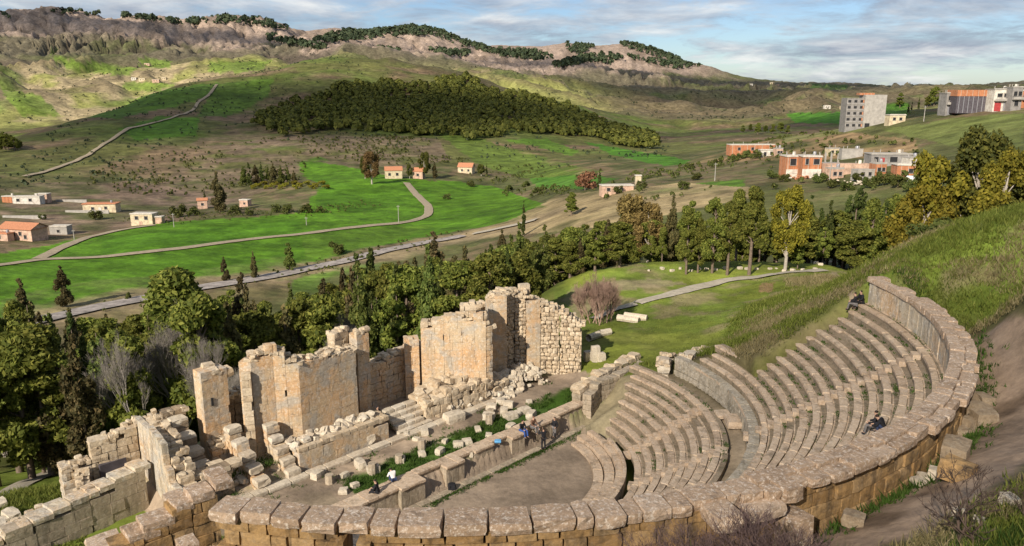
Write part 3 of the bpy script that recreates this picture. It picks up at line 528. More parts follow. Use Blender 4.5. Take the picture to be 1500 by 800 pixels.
def strip(name, pts, width, mat, px=True, lift=.1, label=None, step=2.0, wj=.12):
    Pn = [G(*p) if px else p for p in pts]; Pn = np.array([(a[0], a[1]) for a in Pn]); d = np.r_[0, np.cumsum(np.hypot(*np.diff(Pn, axis=0).T))]
    n = max(6, int(d[-1] / step)); q_ = np.linspace(0, d[-1], n); x = np.interp(q_, d, Pn[:, 0]); y = np.interp(q_, d, Pn[:, 1])
    k = max(1, int(n / len(pts) / 4)); x = gs(x, k); y = gs(y, k)
    tx, ty = np.gradient(x), np.gradient(y); L = np.hypot(tx, ty) + 1e-9; nx_, ny_ = -ty / L, tx / L; V = []
    ww = width * (1 + wj * fbm(x / 4, y / 4, 3, 5)); m = 7
    for j in range(m):
        o_ = (j / (m - 1) - .5); xx = x + nx_ * o_ * ww; yy = y + ny_ * o_ * ww
        zz = gz(xx, yy); zz = np.maximum(zz, np.maximum(gz(xx + .5, yy), gz(xx - .5, yy)) - .02)
        V.append(np.c_[xx, yy, zz + lift + np.hypot(xx, yy) * .0004 - (0.25 * lift if j in (0, m - 1) else 0)])
    V = np.array(V); idx = np.arange(m * n).reshape(m, n); Q = np.stack([idx[:-1, :-1], idx[:-1, 1:], idx[1:, 1:], idx[1:, :-1]], -1).reshape(-1, 4)[:, ::-1]
    o = mesh_np(name, V.reshape(-1, 3), Q, mat, None, True); o['kind'] = 'structure'; return o
strip('road', [(-40, 492), (75, 466), (140, 452), (205, 440), (290, 423), (370, 411), (450, 395), (500, 385), (560, 369), (620, 357), (680, 346)], 5.6, M_ROAD, lift=.35)
strip('road', [(690, 344), (740, 334), (790, 322)], 3.5, M_GPATH, lift=.3)
strip('path', [(-20, 392), (60, 380), (150, 378), (260, 366), (360, 352), (450, 343), (530, 333), (600, 326), (628, 316), (628, 303), (612, 288), (595, 268)], 3.6, M_PATH, lift=.22)
strip('path', [(55, 381), (85, 366), (130, 348), (170, 339), (230, 330)], 3.6, M_PATH, lift=.22)
strip('path', [(30, 262), (70, 252), (110, 238), (165, 205), (190, 188), (240, 177), (262, 170), (285, 160), (290, 150), (305, 142), (312, 133), (318, 124)], 3.4, M_PATH, lift=.6)
strip('path', [(930, 447), (990, 430), (1060, 412), (1130, 404), (1210, 396)], 1.6, M_GPATH, lift=.07, step=.8)
strip('path', [(866, 470), (900, 455), (935, 446)], 1.3, M_GPATH, lift=.07, step=.8)
strip('path', [(-20, 735), (20, 715), (60, 700), (100, 682)], 2.2, M_GPATH, lift=.06, step=.8)

# ---------------------------------------------------------------- theatre seating
STAIRS_U = [30, 6, -18, -42]; STAIRS_L = [52, 28, 4, -20, -44]
seating = empty('theatre_seating', w(0, -12, -24.3), 'stepped semicircular stone seating of the ruined theatre, two tiers of worn rows around the orchestra', 'theatre seating')
SB = seating.location
def seat_row(r, z, a0, a1, depth, rise, stairs, nxt):
    mb = MB(); mr = MB(); a = a0; dz = dr = 0
    while a < a1:
        L = random.uniform(1.0, 2.2); da = math.degrees(L / r); b = min(a + da, a1); hw = math.degrees(.36 / r); hit = None
        for sa in stairs:
            if a < sa - hw < b: b = sa - hw; break
            if sa - hw <= a < sa + hw: hit = sa; b = sa + hw; break
        if b - a < .15: a = b + .01; continue
        g = math.degrees(random.uniform(.006, .035) / r); dz = dz * .6 + random.uniform(-.018, .014); dr = dr * .5 + random.uniform(-.03, .025)
        if hit is None:
            if random.random() > .02: arcblock(mb, r + dr, r + depth * .56 + random.uniform(-.03, .03), a + g, b - g, z - .17 + dz, z + dz, .03, .06)
            m_ = a + (b - a) * random.uniform(.3, .7)
            for a_, b_ in ((a, m_), (m_, b)): arcblock(mb, r + depth * .58, r + depth - .07, a_ + g, b_ - g, z - .2, z - .055 + dz * .5 + random.uniform(-.015, .01), .03, .05)
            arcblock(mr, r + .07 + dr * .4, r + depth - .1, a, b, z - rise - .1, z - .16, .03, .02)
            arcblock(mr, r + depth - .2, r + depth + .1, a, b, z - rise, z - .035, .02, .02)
        else:
            arcblock(mb, r + .04, r + depth + .05, a, b, z - rise - .1, z - .03 + dz, .03, .04)
            arcblock(mb, r - .30, r + .06, a + g, b - g, z - rise - .1, z - rise * .5, .03, .04)
        a = b
    return mb, mr
def put_row(t_):
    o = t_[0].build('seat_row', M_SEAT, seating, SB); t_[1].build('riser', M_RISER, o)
    o.data.update(); o.children[0].location = (0, 0, 0); o.children[0].data.transform(Matrix.Translation(-SB))
for j, (r, z) in enumerate(ROWS_UP):
    a1 = 51.5 if j < 7 else (54 if j < 10 else (69 - (j - 10) % 2 * 1.5)); a1 += random.uniform(-.8, .8)
    put_row(seat_row(r, z, -60 if j < 9 else -66, a1, .66, .44, STAIRS_U, None))
for j, (r, z) in enumerate(ROWS_LO):
    put_row(seat_row(r, z, -74, 73 + j * 1.7 + random.uniform(-1, 1), .70, .42, STAIRS_L, None))
for r, z, d, h in [(7.4, -24.08, .62, .3), (8.1, -23.82, .62, .36), (8.78, -23.56, .44, .4)]:
    mb = MB(); a = -76
    while a < 73: b = a + math.degrees(random.uniform(.8, 1.5) / r); arcblock(mb, r, r + d, a + .15, b - .15, z - h, z + random.uniform(-.02, .02), .03, .04); a = b
    tag(mb.build('seat_row', M_SEAT, seating, SB), 'low broad step around the orchestra floor')
mb = MB(); a = -76
while a < 62: b = a + math.degrees(random.uniform(.8, 1.3) / 9.3); arcblock(mb, 9.22, 9.45, a + .1, b - .1, -24.2, -23.38 + random.uniform(-.03, .03), .02, .03); a = b
mb.build('barrier_wall', M_SEAT, seating, SB)
mb = MB(); a = -70
while a < 71:
    b = a + math.degrees(random.uniform(.9, 1.5) / 16.4)
    for zz in (-20.9, -20.35, -19.9): arcblock(mb, 16.42 + random.uniform(-.02, .03), 17.0, a + .1, b - .1, zz, zz + .5, .025, .03)
    a = b
mb.build('podium_wall', stone_mat('podium_stone', (0.30, 0.26, 0.19), (0.36, 0.31, 0.24), (0.42, 0.37, 0.29), .5, (0.6, 0.57, 0.5), .55, (0.09, 0.08, 0.06), .4, .7), seating, SB)
# top walk behind the last row
mb = MB(); a = -60
while a < 51: b = a + math.degrees(random.uniform(.8, 1.4) / 25.4); arcblock(mb, 25.3, 25.75, a + .05, b - .05, -14.4, -13.78 + random.uniform(-.03, .02), .03, .04); a = b
mb.build('top_walk', M_SEAT, seating, SB)
# loose steps in the praecinctio
t_ = MB(); arcblock(t_, 15.6, 16.5, 40, 45, -20.7, -20.25); arcblock(t_, 15.3, 16.2, 45.3, 49, -20.7, -20.45); t_.build('step', M_SEAT, seating, SB)

# ---------------------------------------------------------------- outer wall of the auditorium
ow = empty('curved_outer_wall', pol(26, 0, -16), 'curved rusty ashlar wall around the top of the theatre seating with lichened coping stones', 'wall'); OB = ow.location
mbw = MB(); mbc = MB(); DOORS = [(-51.6, -49.9), (-24.6, -22.9)]
zc_ = -12.34; k = 0
while zc_ > -19.5:
    h = random.choice([.42, .5, .58]) if k else .4; a = -60.0 + (k % 2) * .5
    zt, zb_ = zc_, zc_ - h
    while a < 51.2:
        L = random.uniform(.5, 1.15); b = min(a + math.degrees(L / 26), 51.2); skip = False
        for d0, d1 in DOORS:
            if a < d0 < b: b = d0
            if d0 <= a < d1: skip = True; b = d1
        zg = -14.4 if a > 0 else (-14.4 + a / 61 * 4.5)
        if not skip and b - a > .2 and zt > zg - .8:
            g = random.uniform(.02, .05); o_ = random.uniform(-.05, .05)
            if a > -26 or random.random() > .0: arcblock(mbw, 25.50 - (0 if k < 4 else -.1), 26.22 + o_ + (.05 if k > 3 else 0), a + g, b - g, zb_ + .015, zt - .01, .035, .05)
        a = b
    zc_ -= h; k += 1
mbw.build('ashlar_courses', M_OUTER, ow, OB)
a = -60.2
while a < 51.3:
    L = random.choice([.5, .7, .85, 1.0, 1.35]) * random.uniform(.9, 1.1); b = min(a + math.degrees(L / 26), 51.3)
    dz = random.uniform(-.03, .03)
    if a < -24: arcblock(mbc, 25.42 + random.uniform(-.08, .06), 26.36 + random.uniform(-.10, .10), a + .03, b - .03, -12.42, -12.05 + dz * 1.6, .05, .08)
    else:
        m_ = random.uniform(25.8, 26.0); arcblock(mbc, 25.30 + random.uniform(-.03, .03), m_, a + .03, b - .03, -12.36, -12.0 + dz, .035, .05)
        (random.random() > .05) and arcblock(mbc, m_ + .01, 26.46 + random.uniform(-.16, .10), a + .03, b - .03, -12.38, -12.03 + random.uniform(-.07, .04), .06, .1)
    a = b
mbc.build('coping', M_COPE, ow, OB)
mbi = MB(); a = -60
while a < 51.1:                       # washed inner face, tall upright slabs
    b = min(a + math.degrees(random.uniform(.5, .9) / 25.4), 51.1)
    if not any(d0 - .2 < (a + b) / 2 < d1 + .2 for d0, d1 in DOORS): arcblock(mbi, 25.40 + random.uniform(-.02, .03), 25.56, a + .05, b - .05, -14.0, -12.38, .02, .02)
    a = b
mbi.build('inner_facing', M_SIDE, ow, OB)
jm = MB()
for d0, d1 in DOORS:
    for a in (d0, d1):
        for zz in np.arange(-16.5, -12.6, 1.3): arcblock(jm, 25.5, 26.4, a - .45, a + .45, zz, zz + 1.27, .03, .04)
jm.build('door_jamb', M_OUTER, ow, OB)
# coping stones that jut out at the right hand doorway
jm = MB(); arcblock(jm, 25.3, 27.2, -28.2, -26.2, -12.6, -12.1, .05, .08); arcblock(jm, 25.4, 26.9, -25.4, -22.4, -12.7, -12.33, .04, .06); arcblock(jm, 25.2, 26.7, -22.2, -20.6, -12.5, -12.0, .05, .08); arcblock(jm, 25.4, 27.1, -22.3, -20.4, -17, -12.8, .04, .05)
jm.build('projecting_stone', M_COPE, ow, OB)

# ---------------------------------------------------------------- masonry walls
def masonry(mb, poly, zbase, th, side=1, ch=.46, bl=.85, jit=.04, ragged=.25, rnd=.05, hole=0.0):
    """poly [(s,t,ztop)]; blocks run through the wall; thickness th goes to the +t/left side of travel"""
    for (s0, t0, z0), (s1, t1, z1) in zip(poly[:-1], poly[1:]):
        L = math.hypot(s1 - s0, t1 - t0)
        if L < .05: continue
        dx, dy = (s1 - s0) / L, (t1 - t0) / L; nx_, ny_ = -dy * side, dx * side; z = zbase; k = 0
        while z < max(z0, z1) + .2:
            h = ch * random.uniform(.8, 1.2); x = -random.uniform(0, .5) * bl
            while x < L:
                l = bl * random.uniform(.6, 1.3); xa, xb = max(x, 0), min(x + l, L); x += l
                if xb - xa < .12: continue
                m = (xa + xb) / 2 / L; top = z0 + (z1 - z0) * m + ragged * (math.sin(m * L * 2.1 + s0 * 3) * .6 + random.uniform(-.6, .6))
                if z + h * .6 > top or random.random() < hole: continue
                cx_, cy_ = s0 + dx * (xa + xb) / 2 + nx_ * th / 2, t0 + dy * (xa + xb) / 2 + ny_ * th / 2
                p = w(cx_, cy_, z + h / 2); rblock(mb, p, (xb - xa - (.006 if jit < .03 else .015), th + (random.uniform(-.012, .012) if jit < .03 else random.uniform(-.06, .06)), h - (.003 if jit < .03 else .012)), math.atan2(dy, dx) + TH, jit if jit > .03 else jit * .6, rnd if jit > .03 else .014)
            z += h; k += 1
def cap(mb, poly, th, side=1, ragged=.2, size=.5, dens=1.0, flat=False):
    for (s0, t0, z0), (s1, t1, z1) in zip(poly[:-1], poly[1:]):
        L = math.hypot(s1 - s0, t1 - t0)
        if L < .05: continue
        dx, dy = (s1 - s0) / L, (t1 - t0) / L; nx_, ny_ = -dy * side, dx * side; x = 0
        while x < L:
            l = size * random.uniform(.6, 1.3); m = min(1, (x + l / 2) / L); y = 0
            while y < th:
                ww = size * random.uniform(.6, 1.3)
                if random.random() < dens: rblock(mb, w(s0 + dx * (x + l / 2) + nx_ * min(y + ww / 2, th), t0 + dy * (x + l / 2) + ny_ * min(y + ww / 2, th), z0 + (z1 - z0) * m + (random.uniform(-.06, .05) if flat else random.uniform(-.25, .12))), (l * (.97 if flat else 1), ww, .3 if flat else size * random.uniform(.5, .9)), math.atan2(dy, dx) + TH + (random.uniform(-.03, .03) if flat else random.uniform(-.2, .2)), .04 if flat else .10, .05 if flat else .10, 0 if flat else random.uniform(0, .35))
                y += ww
            x += l
def wall_thing(name, label, cat, parts, group=None):
    p0 = parts[0][1][0]; base = Vector(w(p0[0], p0[1], parts[0][2])); root = empty(name, base, label, cat, group)
    for pn, poly, zb, th, mat, kw in parts:
        kw = dict(kw); cp_ = kw.pop('cap', True); capm = kw.pop('capmat', M_WALLTOP); cs = kw.pop('cs', .38); fl = kw.pop('flat', False)
        mb = MB(); masonry(mb, poly, zb, th, **kw); mb.build(pn, mat, root, base)
        if cp_: mb = MB(); cap(mb, poly, th, kw.get('side', 1), size=cs, flat=fl); mb.build('rubble_top', capm, root, base)
    return root
# C: tall left pair of walls
wall_thing('stage_wall', 'tall golden stage wall of two panels with a pillar at its right end', 'ruined wall', [
    ('panel', [(-10.7, 9.9, -16.7), (-10.2, 9.3, -16.3), (-8.9, 9.0, -16.0), (-8.3, 8.6, -16.2)], -23.4, .9, M_WALL, dict(jit=.015, ragged=.1, bl=1.1, ch=.55)),
    ('panel', [(-8.3, 8.6, -16.6), (-7.6, 8.2, -16.9), (-5.4, 8.3, -17.1), (-3.2, 8.4, -17.1)], -23.4, .95, M_WALL, dict(jit=.012, ragged=.1, bl=1.2, ch=.6)),
    ('pillar', [(-2.75, 8.9, -16.5), (-1.75, 8.9, -16.3)], -22.6, 1.0, M_WALL, dict(jit=.03, bl=1.2, ch=.8, ragged=.05)),
    ('rear_buttress', [(-4.0, 9.6, -16.4), (-2.8, 9.8, -16.2)], -22.6, .8, M_WALLTOP, dict(jit=.05)),
    ('top_block', [(-9.3, 9.1, -15.5), (-8.6, 8.9, -15.5)], -16.2, .7, M_WALL, dict(cap=False, ragged=0)),
    ('engaged_pilaster', [(-10.9, 9.3, -16.9), (-10.4, 9.0, -16.9)], -23.4, .6, M_WALLTOP, dict(jit=.04, ch=.5, cap=False))])
wall_thing('stage_wall', 'flat pale golden stage wall with stepped top near the middle of the stage', 'ruined wall', [
    ('panel', [(3.3, 9.6, -17.3), (4.6, 8.5, -16.9), (5.6, 7.6, -16.7), (6.9, 6.4, -16.7)], -23.0, 1.0, M_WALL, dict(jit=.012, ragged=.1, bl=1.1, ch=.55)),
    ('side_pier', [(2.3, 10.3, -18.5), (3.2, 9.7, -18.2)], -23.0, 1.0, M_WALL, dict(jit=.03)),
    ('top_block', [(5.7, 7.9, -15.9), (6.6, 7.1, -15.9)], -16.8, .9, M_WALLTOP, dict(ragged=.1)),
    ('side_pier', [(6.95, 6.4, -17.2), (7.5, 6.3, -17.6)], -23.0, 1.0, M_WALL, dict(jit=.04)),
    ('top_block', [(3.3, 9.6, -16.7), (3.7, 9.2, -16.7)], -17.4, .8, M_WALLTOP, dict(cap=False, ragged=0))])
wall_thing('stage_wall', 'highest and most massive stage wall at the right end, with a deep rubble niche', 'ruined wall', [
    ('panel', [(9.1, 8.4, -16.3), (10.3, 7.6, -15.9)], -23.2, 1.5, M_WALL, dict(jit=.02, ragged=.12, bl=1.1, ch=.6)),
    ('niche', [(10.3, 7.8, -16.0), (10.9, 8.3, -16.0), (11.9, 8.3, -16.0), (12.6, 7.7, -16.2)], -23.2, 1.3, M_WALLTOP, dict(jit=.12, ragged=.3, bl=.45, ch=.32, rnd=.1)),
    ('panel', [(12.6, 7.6, -16.4), (13.7, 7.1, -17.0)], -23.2, 1.5, M_WALL, dict(jit=.02, ragged=.1, bl=1.0, ch=.55)),
    ('end_wall', [(13.7, 7.1, -17.1), (14.8, 6.0, -17.8), (15.9, 4.6, -18.9)], -23.4, 1.3, M_WALLTOP, dict(jit=.1, ragged=.35, bl=.5, ch=.36, rnd=.1)),
    ('top_block', [(12.8, 8.6, -15.7), (13.6, 8.2, -15.7)], -16.6, .6, M_WALLTOP, dict(cap=False, ragged=0)),
    ('rear_wall', [(9.3, 9.9, -17.2), (13.4, 9.9, -17.4), (16.4, 7.6, -18.6)], -24.2, 1.0, M_WALLTOP, dict(jit=.06, ragged=.3))])
wall_thing('stage_pier', 'free standing square pier of golden stone with a slit, near the left end', 'ruined pier', [
    ('shaft', [(-12.75, 10.7, -17.2), (-11.8, 10.7, -17.0), (-11.1, 10.7, -17.4)], -23.5, 1.1, M_WALL, dict(jit=.02, ragged=.1, bl=1.2, ch=.6, cs=.6)),
    ('footing', [(-12.9, 9.8, -21.4), (-11.0, 9.6, -21.2)], -23.5, .9, M_WALL, dict(jit=.05))])
sl = MB(); sl.box(w(-12.2, 10.68, -18.9), (.13, .1, .5), TH); o = sl.build('slit', M_GLASS, bpy.data.objects['stage_pier'], bpy.data.objects['stage_pier'].location)
wall_thing('end_wall', 'streaked grey cross wall sloping down at the left end of the stage', 'ruined wall', [
    ('washed_face', [(-15.9, 13.4, -19.3), (-16.05, 11, -19.25), (-16.3, 8.9, -19.55), (-16.5, 7.2, -20.7), (-16.6, 5.8, -21.7)], -23.8, .35, M_SIDE, dict(jit=.02, ragged=.12, bl=1.1, ch=.6, cap=False)),
    ('rubble_core', [(-15.55, 13.4, -19.75), (-15.7, 11, -19.7), (-15.9, 9.0, -20.0), (-16.1, 7.2, -21.2), (-16.2, 5.9, -22.0)], -23.8, .85, M_WALLTOP, dict(jit=.07, ragged=.2, bl=.7, cs=.5)),
    ('end_face', [(-16.4, 5.8, -21.8), (-15.4, 5.6, -22.0)], -23.8, .5, M_WALL, dict(jit=.03, side=-1))])
wall_thing('back_wall', 'long low rear wall running behind the stage walls', 'ruined wall', [
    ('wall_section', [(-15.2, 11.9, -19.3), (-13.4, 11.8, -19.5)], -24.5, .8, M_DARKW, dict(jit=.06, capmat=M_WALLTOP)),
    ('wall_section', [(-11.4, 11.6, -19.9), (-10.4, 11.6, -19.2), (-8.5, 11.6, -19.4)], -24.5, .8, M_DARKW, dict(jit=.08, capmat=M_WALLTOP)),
    ('wall_section', [(-2.0, 10.9, -19.9), (1, 10.8, -19.5), (4.4, 10.8, -19.3), (9.2, 10.8, -19.0)], -24.5, .8, M_WALL, dict(jit=.05))])
# cross walls stepping down toward the stage at the left
def stepped(label, s, t0, t1, z0, z1, mat=M_DARKW, capm=M_LOOSE, th=.9):
    n = 5; base = Vector(w(s, t0, -23.4)); root = empty('cross_wall', base, label, 'ruined wall', 'cross walls at the left end of the stage'); mb = MB(); mc = MB()
    for k in range(n):
        ta = t0 + (t1 - t0) * k / n; tb = t0 + (t1 - t0) * (k + 1) / n; zt = z0 + (z1 - z0) * (k / (n - 1)) ** .9
        masonry(mb, [(s + random.uniform(-.1, .1), ta, zt), (s, tb, zt)], -23.5, th, ragged=.05, jit=.05, bl=.7)
        rblock(mc, w(s + th * (.5 if tb < ta else -.5), (ta + tb) / 2, zt + .08), (abs(tb - ta) * .95, th * 1.1, .42), TH + math.pi / 2, .07, .1)
    mb.build('courses', mat, root, base); mc.build('cap_stone', capm, root, base)
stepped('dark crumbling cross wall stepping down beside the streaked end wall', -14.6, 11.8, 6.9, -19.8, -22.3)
stepped('stepped cross wall of weathered blocks just right of the square pier', -12.0, 9.9, 5.9, -20.6, -22.9, M_WALL, M_LOOSE, .8)
stepped('stepped cross wall running out from the left foot of the tall stage wall', -10.0, 8.9, 5.9, -20.8, -23.0, M_WALL, M_LOOSE, .8)
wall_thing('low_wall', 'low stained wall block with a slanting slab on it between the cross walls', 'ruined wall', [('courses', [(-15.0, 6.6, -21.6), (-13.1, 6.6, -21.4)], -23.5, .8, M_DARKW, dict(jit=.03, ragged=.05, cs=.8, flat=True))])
# stage front podium under the tall walls
wall_thing('stage_podium', 'long low podium wall with carved panels at the foot of the tall left stage walls', 'podium', [
    ('front_face', [(-9.0, 6.35, -21.9), (-6.5, 6.3, -21.8), (-3.5, 6.3, -21.75), (-2.3, 6.3, -21.8)], -23.4, .9, M_WALL, dict(jit=.02, ragged=.04, bl=.8, ch=.7, cs=.6, flat=True)),
    ('fill', [(-8.6, 7.3, -22.1), (-2.4, 7.3, -21.9)], -23.4, .9, M_WALLTOP, dict(jit=.07, ragged=.3))])
wall_thing('stage_podium', 'rubble podium with broken niches at the foot of the middle stage wall', 'podium', [
    ('front_face', [(1.2, 6.6, -21.9), (3.4, 6.3, -21.6), (6.5, 6.1, -21.7), (8.8, 6.2, -22.4)], -23.4, .9, M_WALLTOP, dict(jit=.09, ragged=.25, bl=.65, ch=.5, hole=.08, cs=.6)),
    ('fill', [(1.3, 7.5, -21.8), (5.5, 7.3, -21.3)], -23.4, 1.2, M_WALLTOP, dict(jit=.1, ragged=.4, bl=.6, cs=.7))])
st_ = empty('stage_stair', w(-.4, 6.2, -23.3), 'short flight of worn steps between the two stage podiums', 'stone steps')
for k in range(5):
    mb = MB(); x = -1.5
    while x < 1.0: l = random.uniform(.6, 1.1); rblock(mb, w(x + l / 2, 6.2 + k * .38 + .25, -23.2 + k * .27), (l - .03, .55, .3), TH, .05, .07); x += l
    mb.build('step', M_LOOSE, st_, st_.location)
kb = empty('stage_kerb', w(-14, 5.7, -23.3), 'paved kerb of flat slabs along the front foot of the stage walls', 'stone kerb')
mb = MB(); x = -17
while x < 9: l = random.uniform(.9, 1.8); rblock(mb, w(x + l / 2, 5.75 + random.uniform(-.05, .05), -23.2), (l - .04, .65, .22), TH, .03, .04); x += l
mb.build('slabs', M_LOOSE, kb, kb.location)
mb = MB()
for k in range(26): rblock(mb, w(random.uniform(-16, -10), random.uniform(6.0, 7.4), -23.28), (random.uniform(.8, 1.3), random.uniform(.6, 1), .2), TH, .03, .04)
mb.build('paving', M_PULP, kb, kb.location)
# pulpitum: low front wall with alternating recesses
pu = empty('stage_front_wall', w(-8, .3, -24.3), 'low stage front wall with alternating recesses between orchestra and stage', 'low wall'); PB = pu.location
mb = MB(); mt = MB(); edges = [(-10.5, -6.3, .05), (-6.3, -4.5, -.25), (-4.5, -2.7, .55), (-2.7, -1.2, -.1), (-1.2, 0.0, .5), (0.0, 1.7, .25), (1.7, 3.1, .5), (3.1, 4.4, -.05), (4.4, 5.6, .45), (5.6, 8.0, 0), (8.0, 11.2, .3)]
for s0, s1, tf in edges:
    x = s0
    while x < s1 - .01:
        l = min(random.uniform(.45, .75), s1 - x)
        if s1 - x - l < .2: l = s1 - x
        rblock(mb, w(x + l / 2, tf + (1.1 - tf) / 2 + .03, -23.72), (l - .02, 1.1 - tf, 1.3), TH, .015, .02); x += l
    x = s0
    while x < s1 - .01:
        l = min(random.uniform(.7, 1.3), s1 - x)
        if s1 - x - l < .3: l = s1 - x
        rblock(mt, w(x + l / 2, tf + (1.15 - tf) / 2 - .02, -22.98 + random.uniform(-.02, .03)), (l - .015, 1.25 - tf, .17), TH, .02, .03); x += l
mb.build('orthostats', M_PULP, pu, PB); mt.build('cap_slabs', M_SEAT, pu, PB)
mb = MB(); x = -10
while x < 12: l = random.uniform(.8, 1.4); rblock(mb, w(x + l / 2, -.55 + random.uniform(-.05, .05), -24.28), (l - .04, .5, .18), TH, .04, .05); x += l
mb.build('footing', M_PULP, pu, PB)
wall_thing('side_passage_wall', 'stacked slab wall with a curved front by the right side entrance', 'ruined wall', [
    ('courses', [(11.0, -.4, -22.0), (12.8, .1, -21.8), (14.6, -.2, -21.6), (17.0, -.2, -21.5), (18.8, .2, -21.6)], -24.6, .7, M_PULP, dict(jit=.04, ch=.4, cap=False, ragged=.05)),
    ('rear_courses', [(11.0, .6, -22.2), (14.6, .9, -21.7), (19.0, 1.1, -21.6)], -24.6, .8, M_PULP, dict(jit=.05, ch=.4, cs=.8))])
wall_thing('collapsed_wall', 'tumbled pale blocks of a fallen wall between lawn and the end of the seating', 'ruined wall', [
    ('block', [(15.3, -4.2, -19.9), (17.2, -3.2, -20.0), (18.8, -3.0, -20.4)], -21.8, .9, M_LOOSE, dict(jit=.1, ch=.6, bl=1.2, rnd=.14, ragged=.5)),
    ('block', [(16.6, -5.2, -19.4), (19.4, -4.6, -19.8), (21.6, -5.2, -20)], -21.5, .8, M_LOOSE, dict(jit=.1, ch=.6, bl=1.2, rnd=.14, ragged=.5, hole=.2))])
# left outworks
wall_thing('outbuilding_wall', 'roofless stone chamber wall with a dark square opening left of the stage', 'ruined wall', [
    ('wall_section', [(-20.2, 13.2, -21.6), (-18.6, 13.1, -21.3)], -24.4, .9, M_SIDE, dict(jit=.07, ragged=.2)),
    ('wall_section', [(-18.6, 13.1, -20.6), (-17.2, 12.9, -20.2), (-16.0, 12.8, -19.9)], -24.4, .9, M_WALLTOP, dict(jit=.05, ragged=.1)),
    ('wall_section', [(-19.3, 11.4, -22.2), (-18.8, 13.0, -21.8)], -24.4, .7, M_WALLTOP, dict(jit=.07, ragged=.2))])
ob = bpy.data.objects['outbuilding_wall']; mb = MB(); mb.box(w(-17.55, 12.92, -22.3), (1.5, .25, 1.15), TH); mb.build('opening', M_BLACKP, ob, ob.location)
wall_thing('low_wall', 'long thick low wall of big squared blocks running down to the left edge', 'ruined wall', [
    ('courses', [(-26.0, 9.4, -22.9), (-22.6, 9.6, -22.3), (-19.8, 9.9, -22.0), (-16.7, 10.2, -21.5)], -24.8, .9, M_PULP, dict(jit=.03, ch=.6, bl=1.2, ragged=.04, cs=.9, flat=True, capmat=M_SIDE)),
    ('kerb', [(-26.0, 11.6, -23.2), (-21.5, 11.3, -22.6)], -24.8, .7, M_LOOSE, dict(jit=.05, ch=.5, bl=1.1))])
wall_thing('retaining_wall', 'broken retaining wall of long slabs stepping down left from the end of the curved wall', 'ruined wall', [
    ('courses', [(-24.9, -9.0, -14.9), (-23.4, -9.1, -14.5), (-21.8, -9.2, -13.9), (-20.9, -9.3, -13.6)], -17.8, .9, M_OUTER, dict(jit=.04, ch=.45, bl=1.0, ragged=.05, capmat=M_COPE, cs=.95, flat=True)),
    ('slab', [(-23.8, -10.4, -14.9), (-22.2, -10.6, -14.6)], -16.2, .7, M_COPE, dict(jit=.04, ch=.4, bl=1.6, ragged=.05, cap=False)),
    ('slab', [(-22.9, -11.2, -14.8), (-21.4, -11.5, -14.5)], -16.2, .6, M_COPE, dict(jit=.04, ch=.4, bl=1.6, ragged=.05, cap=False))])

# ---------------------------------------------------------------- loose stones
ORD = ['first', 'second', 'third', 'fourth', 'fifth', 'sixth', 'seventh', 'eighth', 'ninth', 'tenth', 'eleventh', 'twelfth', 'thirteenth', 'fourteenth', 'fifteenth', 'sixteenth', 'seventeenth', 'eighteenth', 'nineteenth', 'twentieth']
def ordinal(k):
    if k < 20: return ORD[k]
    if k == 99: return 'hundredth'
    if k > 99: return 'hundred and ' + ordinal(k - 100)
    tens = ['', '', 'twenty', 'thirty', 'forty', 'fifty', 'sixty', 'seventy', 'eighty', 'ninety', 'hundred'][min((k + 1) // 10, 10)]
    o = (k + 1) % 10; return (tens[:-1] + 'ieth') if o == 0 else tens + '-' + ORD[o - 1]
def stone(u, v, size, rz, label, group, name='stone_block', mat=None, z=None, jit=.07, tilt=.1, cat='stone block'):
    p = G(u, v, 15) if z is None else atz(u, v, z); mb = MB(); rblock(mb, (0, 0, size[2] / 2 - .06), size, 0, jit, .1, random.uniform(0, tilt))
    o = mb.build(name, mat or M_LOOSE); o.location = p; o.rotation_euler = (0, 0, rz); return tag(o, label, cat, group)
def drum(u, v, rad, h, label, group, lying=False, rz=0):
    p = G(u, v, 15); mb = MB()
    if lying: mb.tube([(-h / 2, 0, rad * .9), (-h / 6, 0, rad * .9), (h / 6, 0, rad * .9), (h / 2, 0, rad * .9)], [rad, rad * .97, rad * .98, rad * .95], 8)
    else: mb.tube([(0, 0, -.1), (0, 0, h * .5), (0, 0, h)], [rad, rad * .97, rad * .94], 8)
    o = mb.build('column_drum', M_LOOSE if lying else M_PULP); o.location = p; o.rotation_euler = (0, 0, rz); return tag(o, label, 'column drum', group)
SG = 'stones scattered over the stage'
stg = [(547, 692, .8), (503, 722, .6), (528, 686, .9), (618, 668, .6), (645, 665, .7), (652, 650, .5), (671, 655, .7), (684, 652, .7), (622, 637, .7), (587, 677, .7), (540, 646, .9), (465, 700, .8), (610, 645, .5), (562, 640, .6),
       (665, 617, 1.3), (716, 614, .9), (720, 600, .9), (733, 592, .8), (745, 597, .8), (738, 608, .9), (748, 613, .9), (757, 609, .7), (768, 605, .8), (778, 612, .9), (748, 628, .7), (716, 640, .6), (700, 632, .6), (775, 592, .5),
       (478, 655, .5), (690, 668, .5), (595, 640, .5), (505, 700, .5), (520, 735 - 20, .5), (470, 675, .5), (655, 700 - 25, .45), (635, 590, .6), (655, 586, .5), (700, 588, .6)]
stg.sort()
for k, (u, v, sz) in enumerate(stg):
    stone(u, v, (sz * random.uniform(.8, 1.2), sz * random.uniform(.6, .9), sz * random.uniform(.5, .8)), random.uniform(0, 3), '%s stone from the left among the pale blocks scattered over the stage' % ordinal(k), SG)
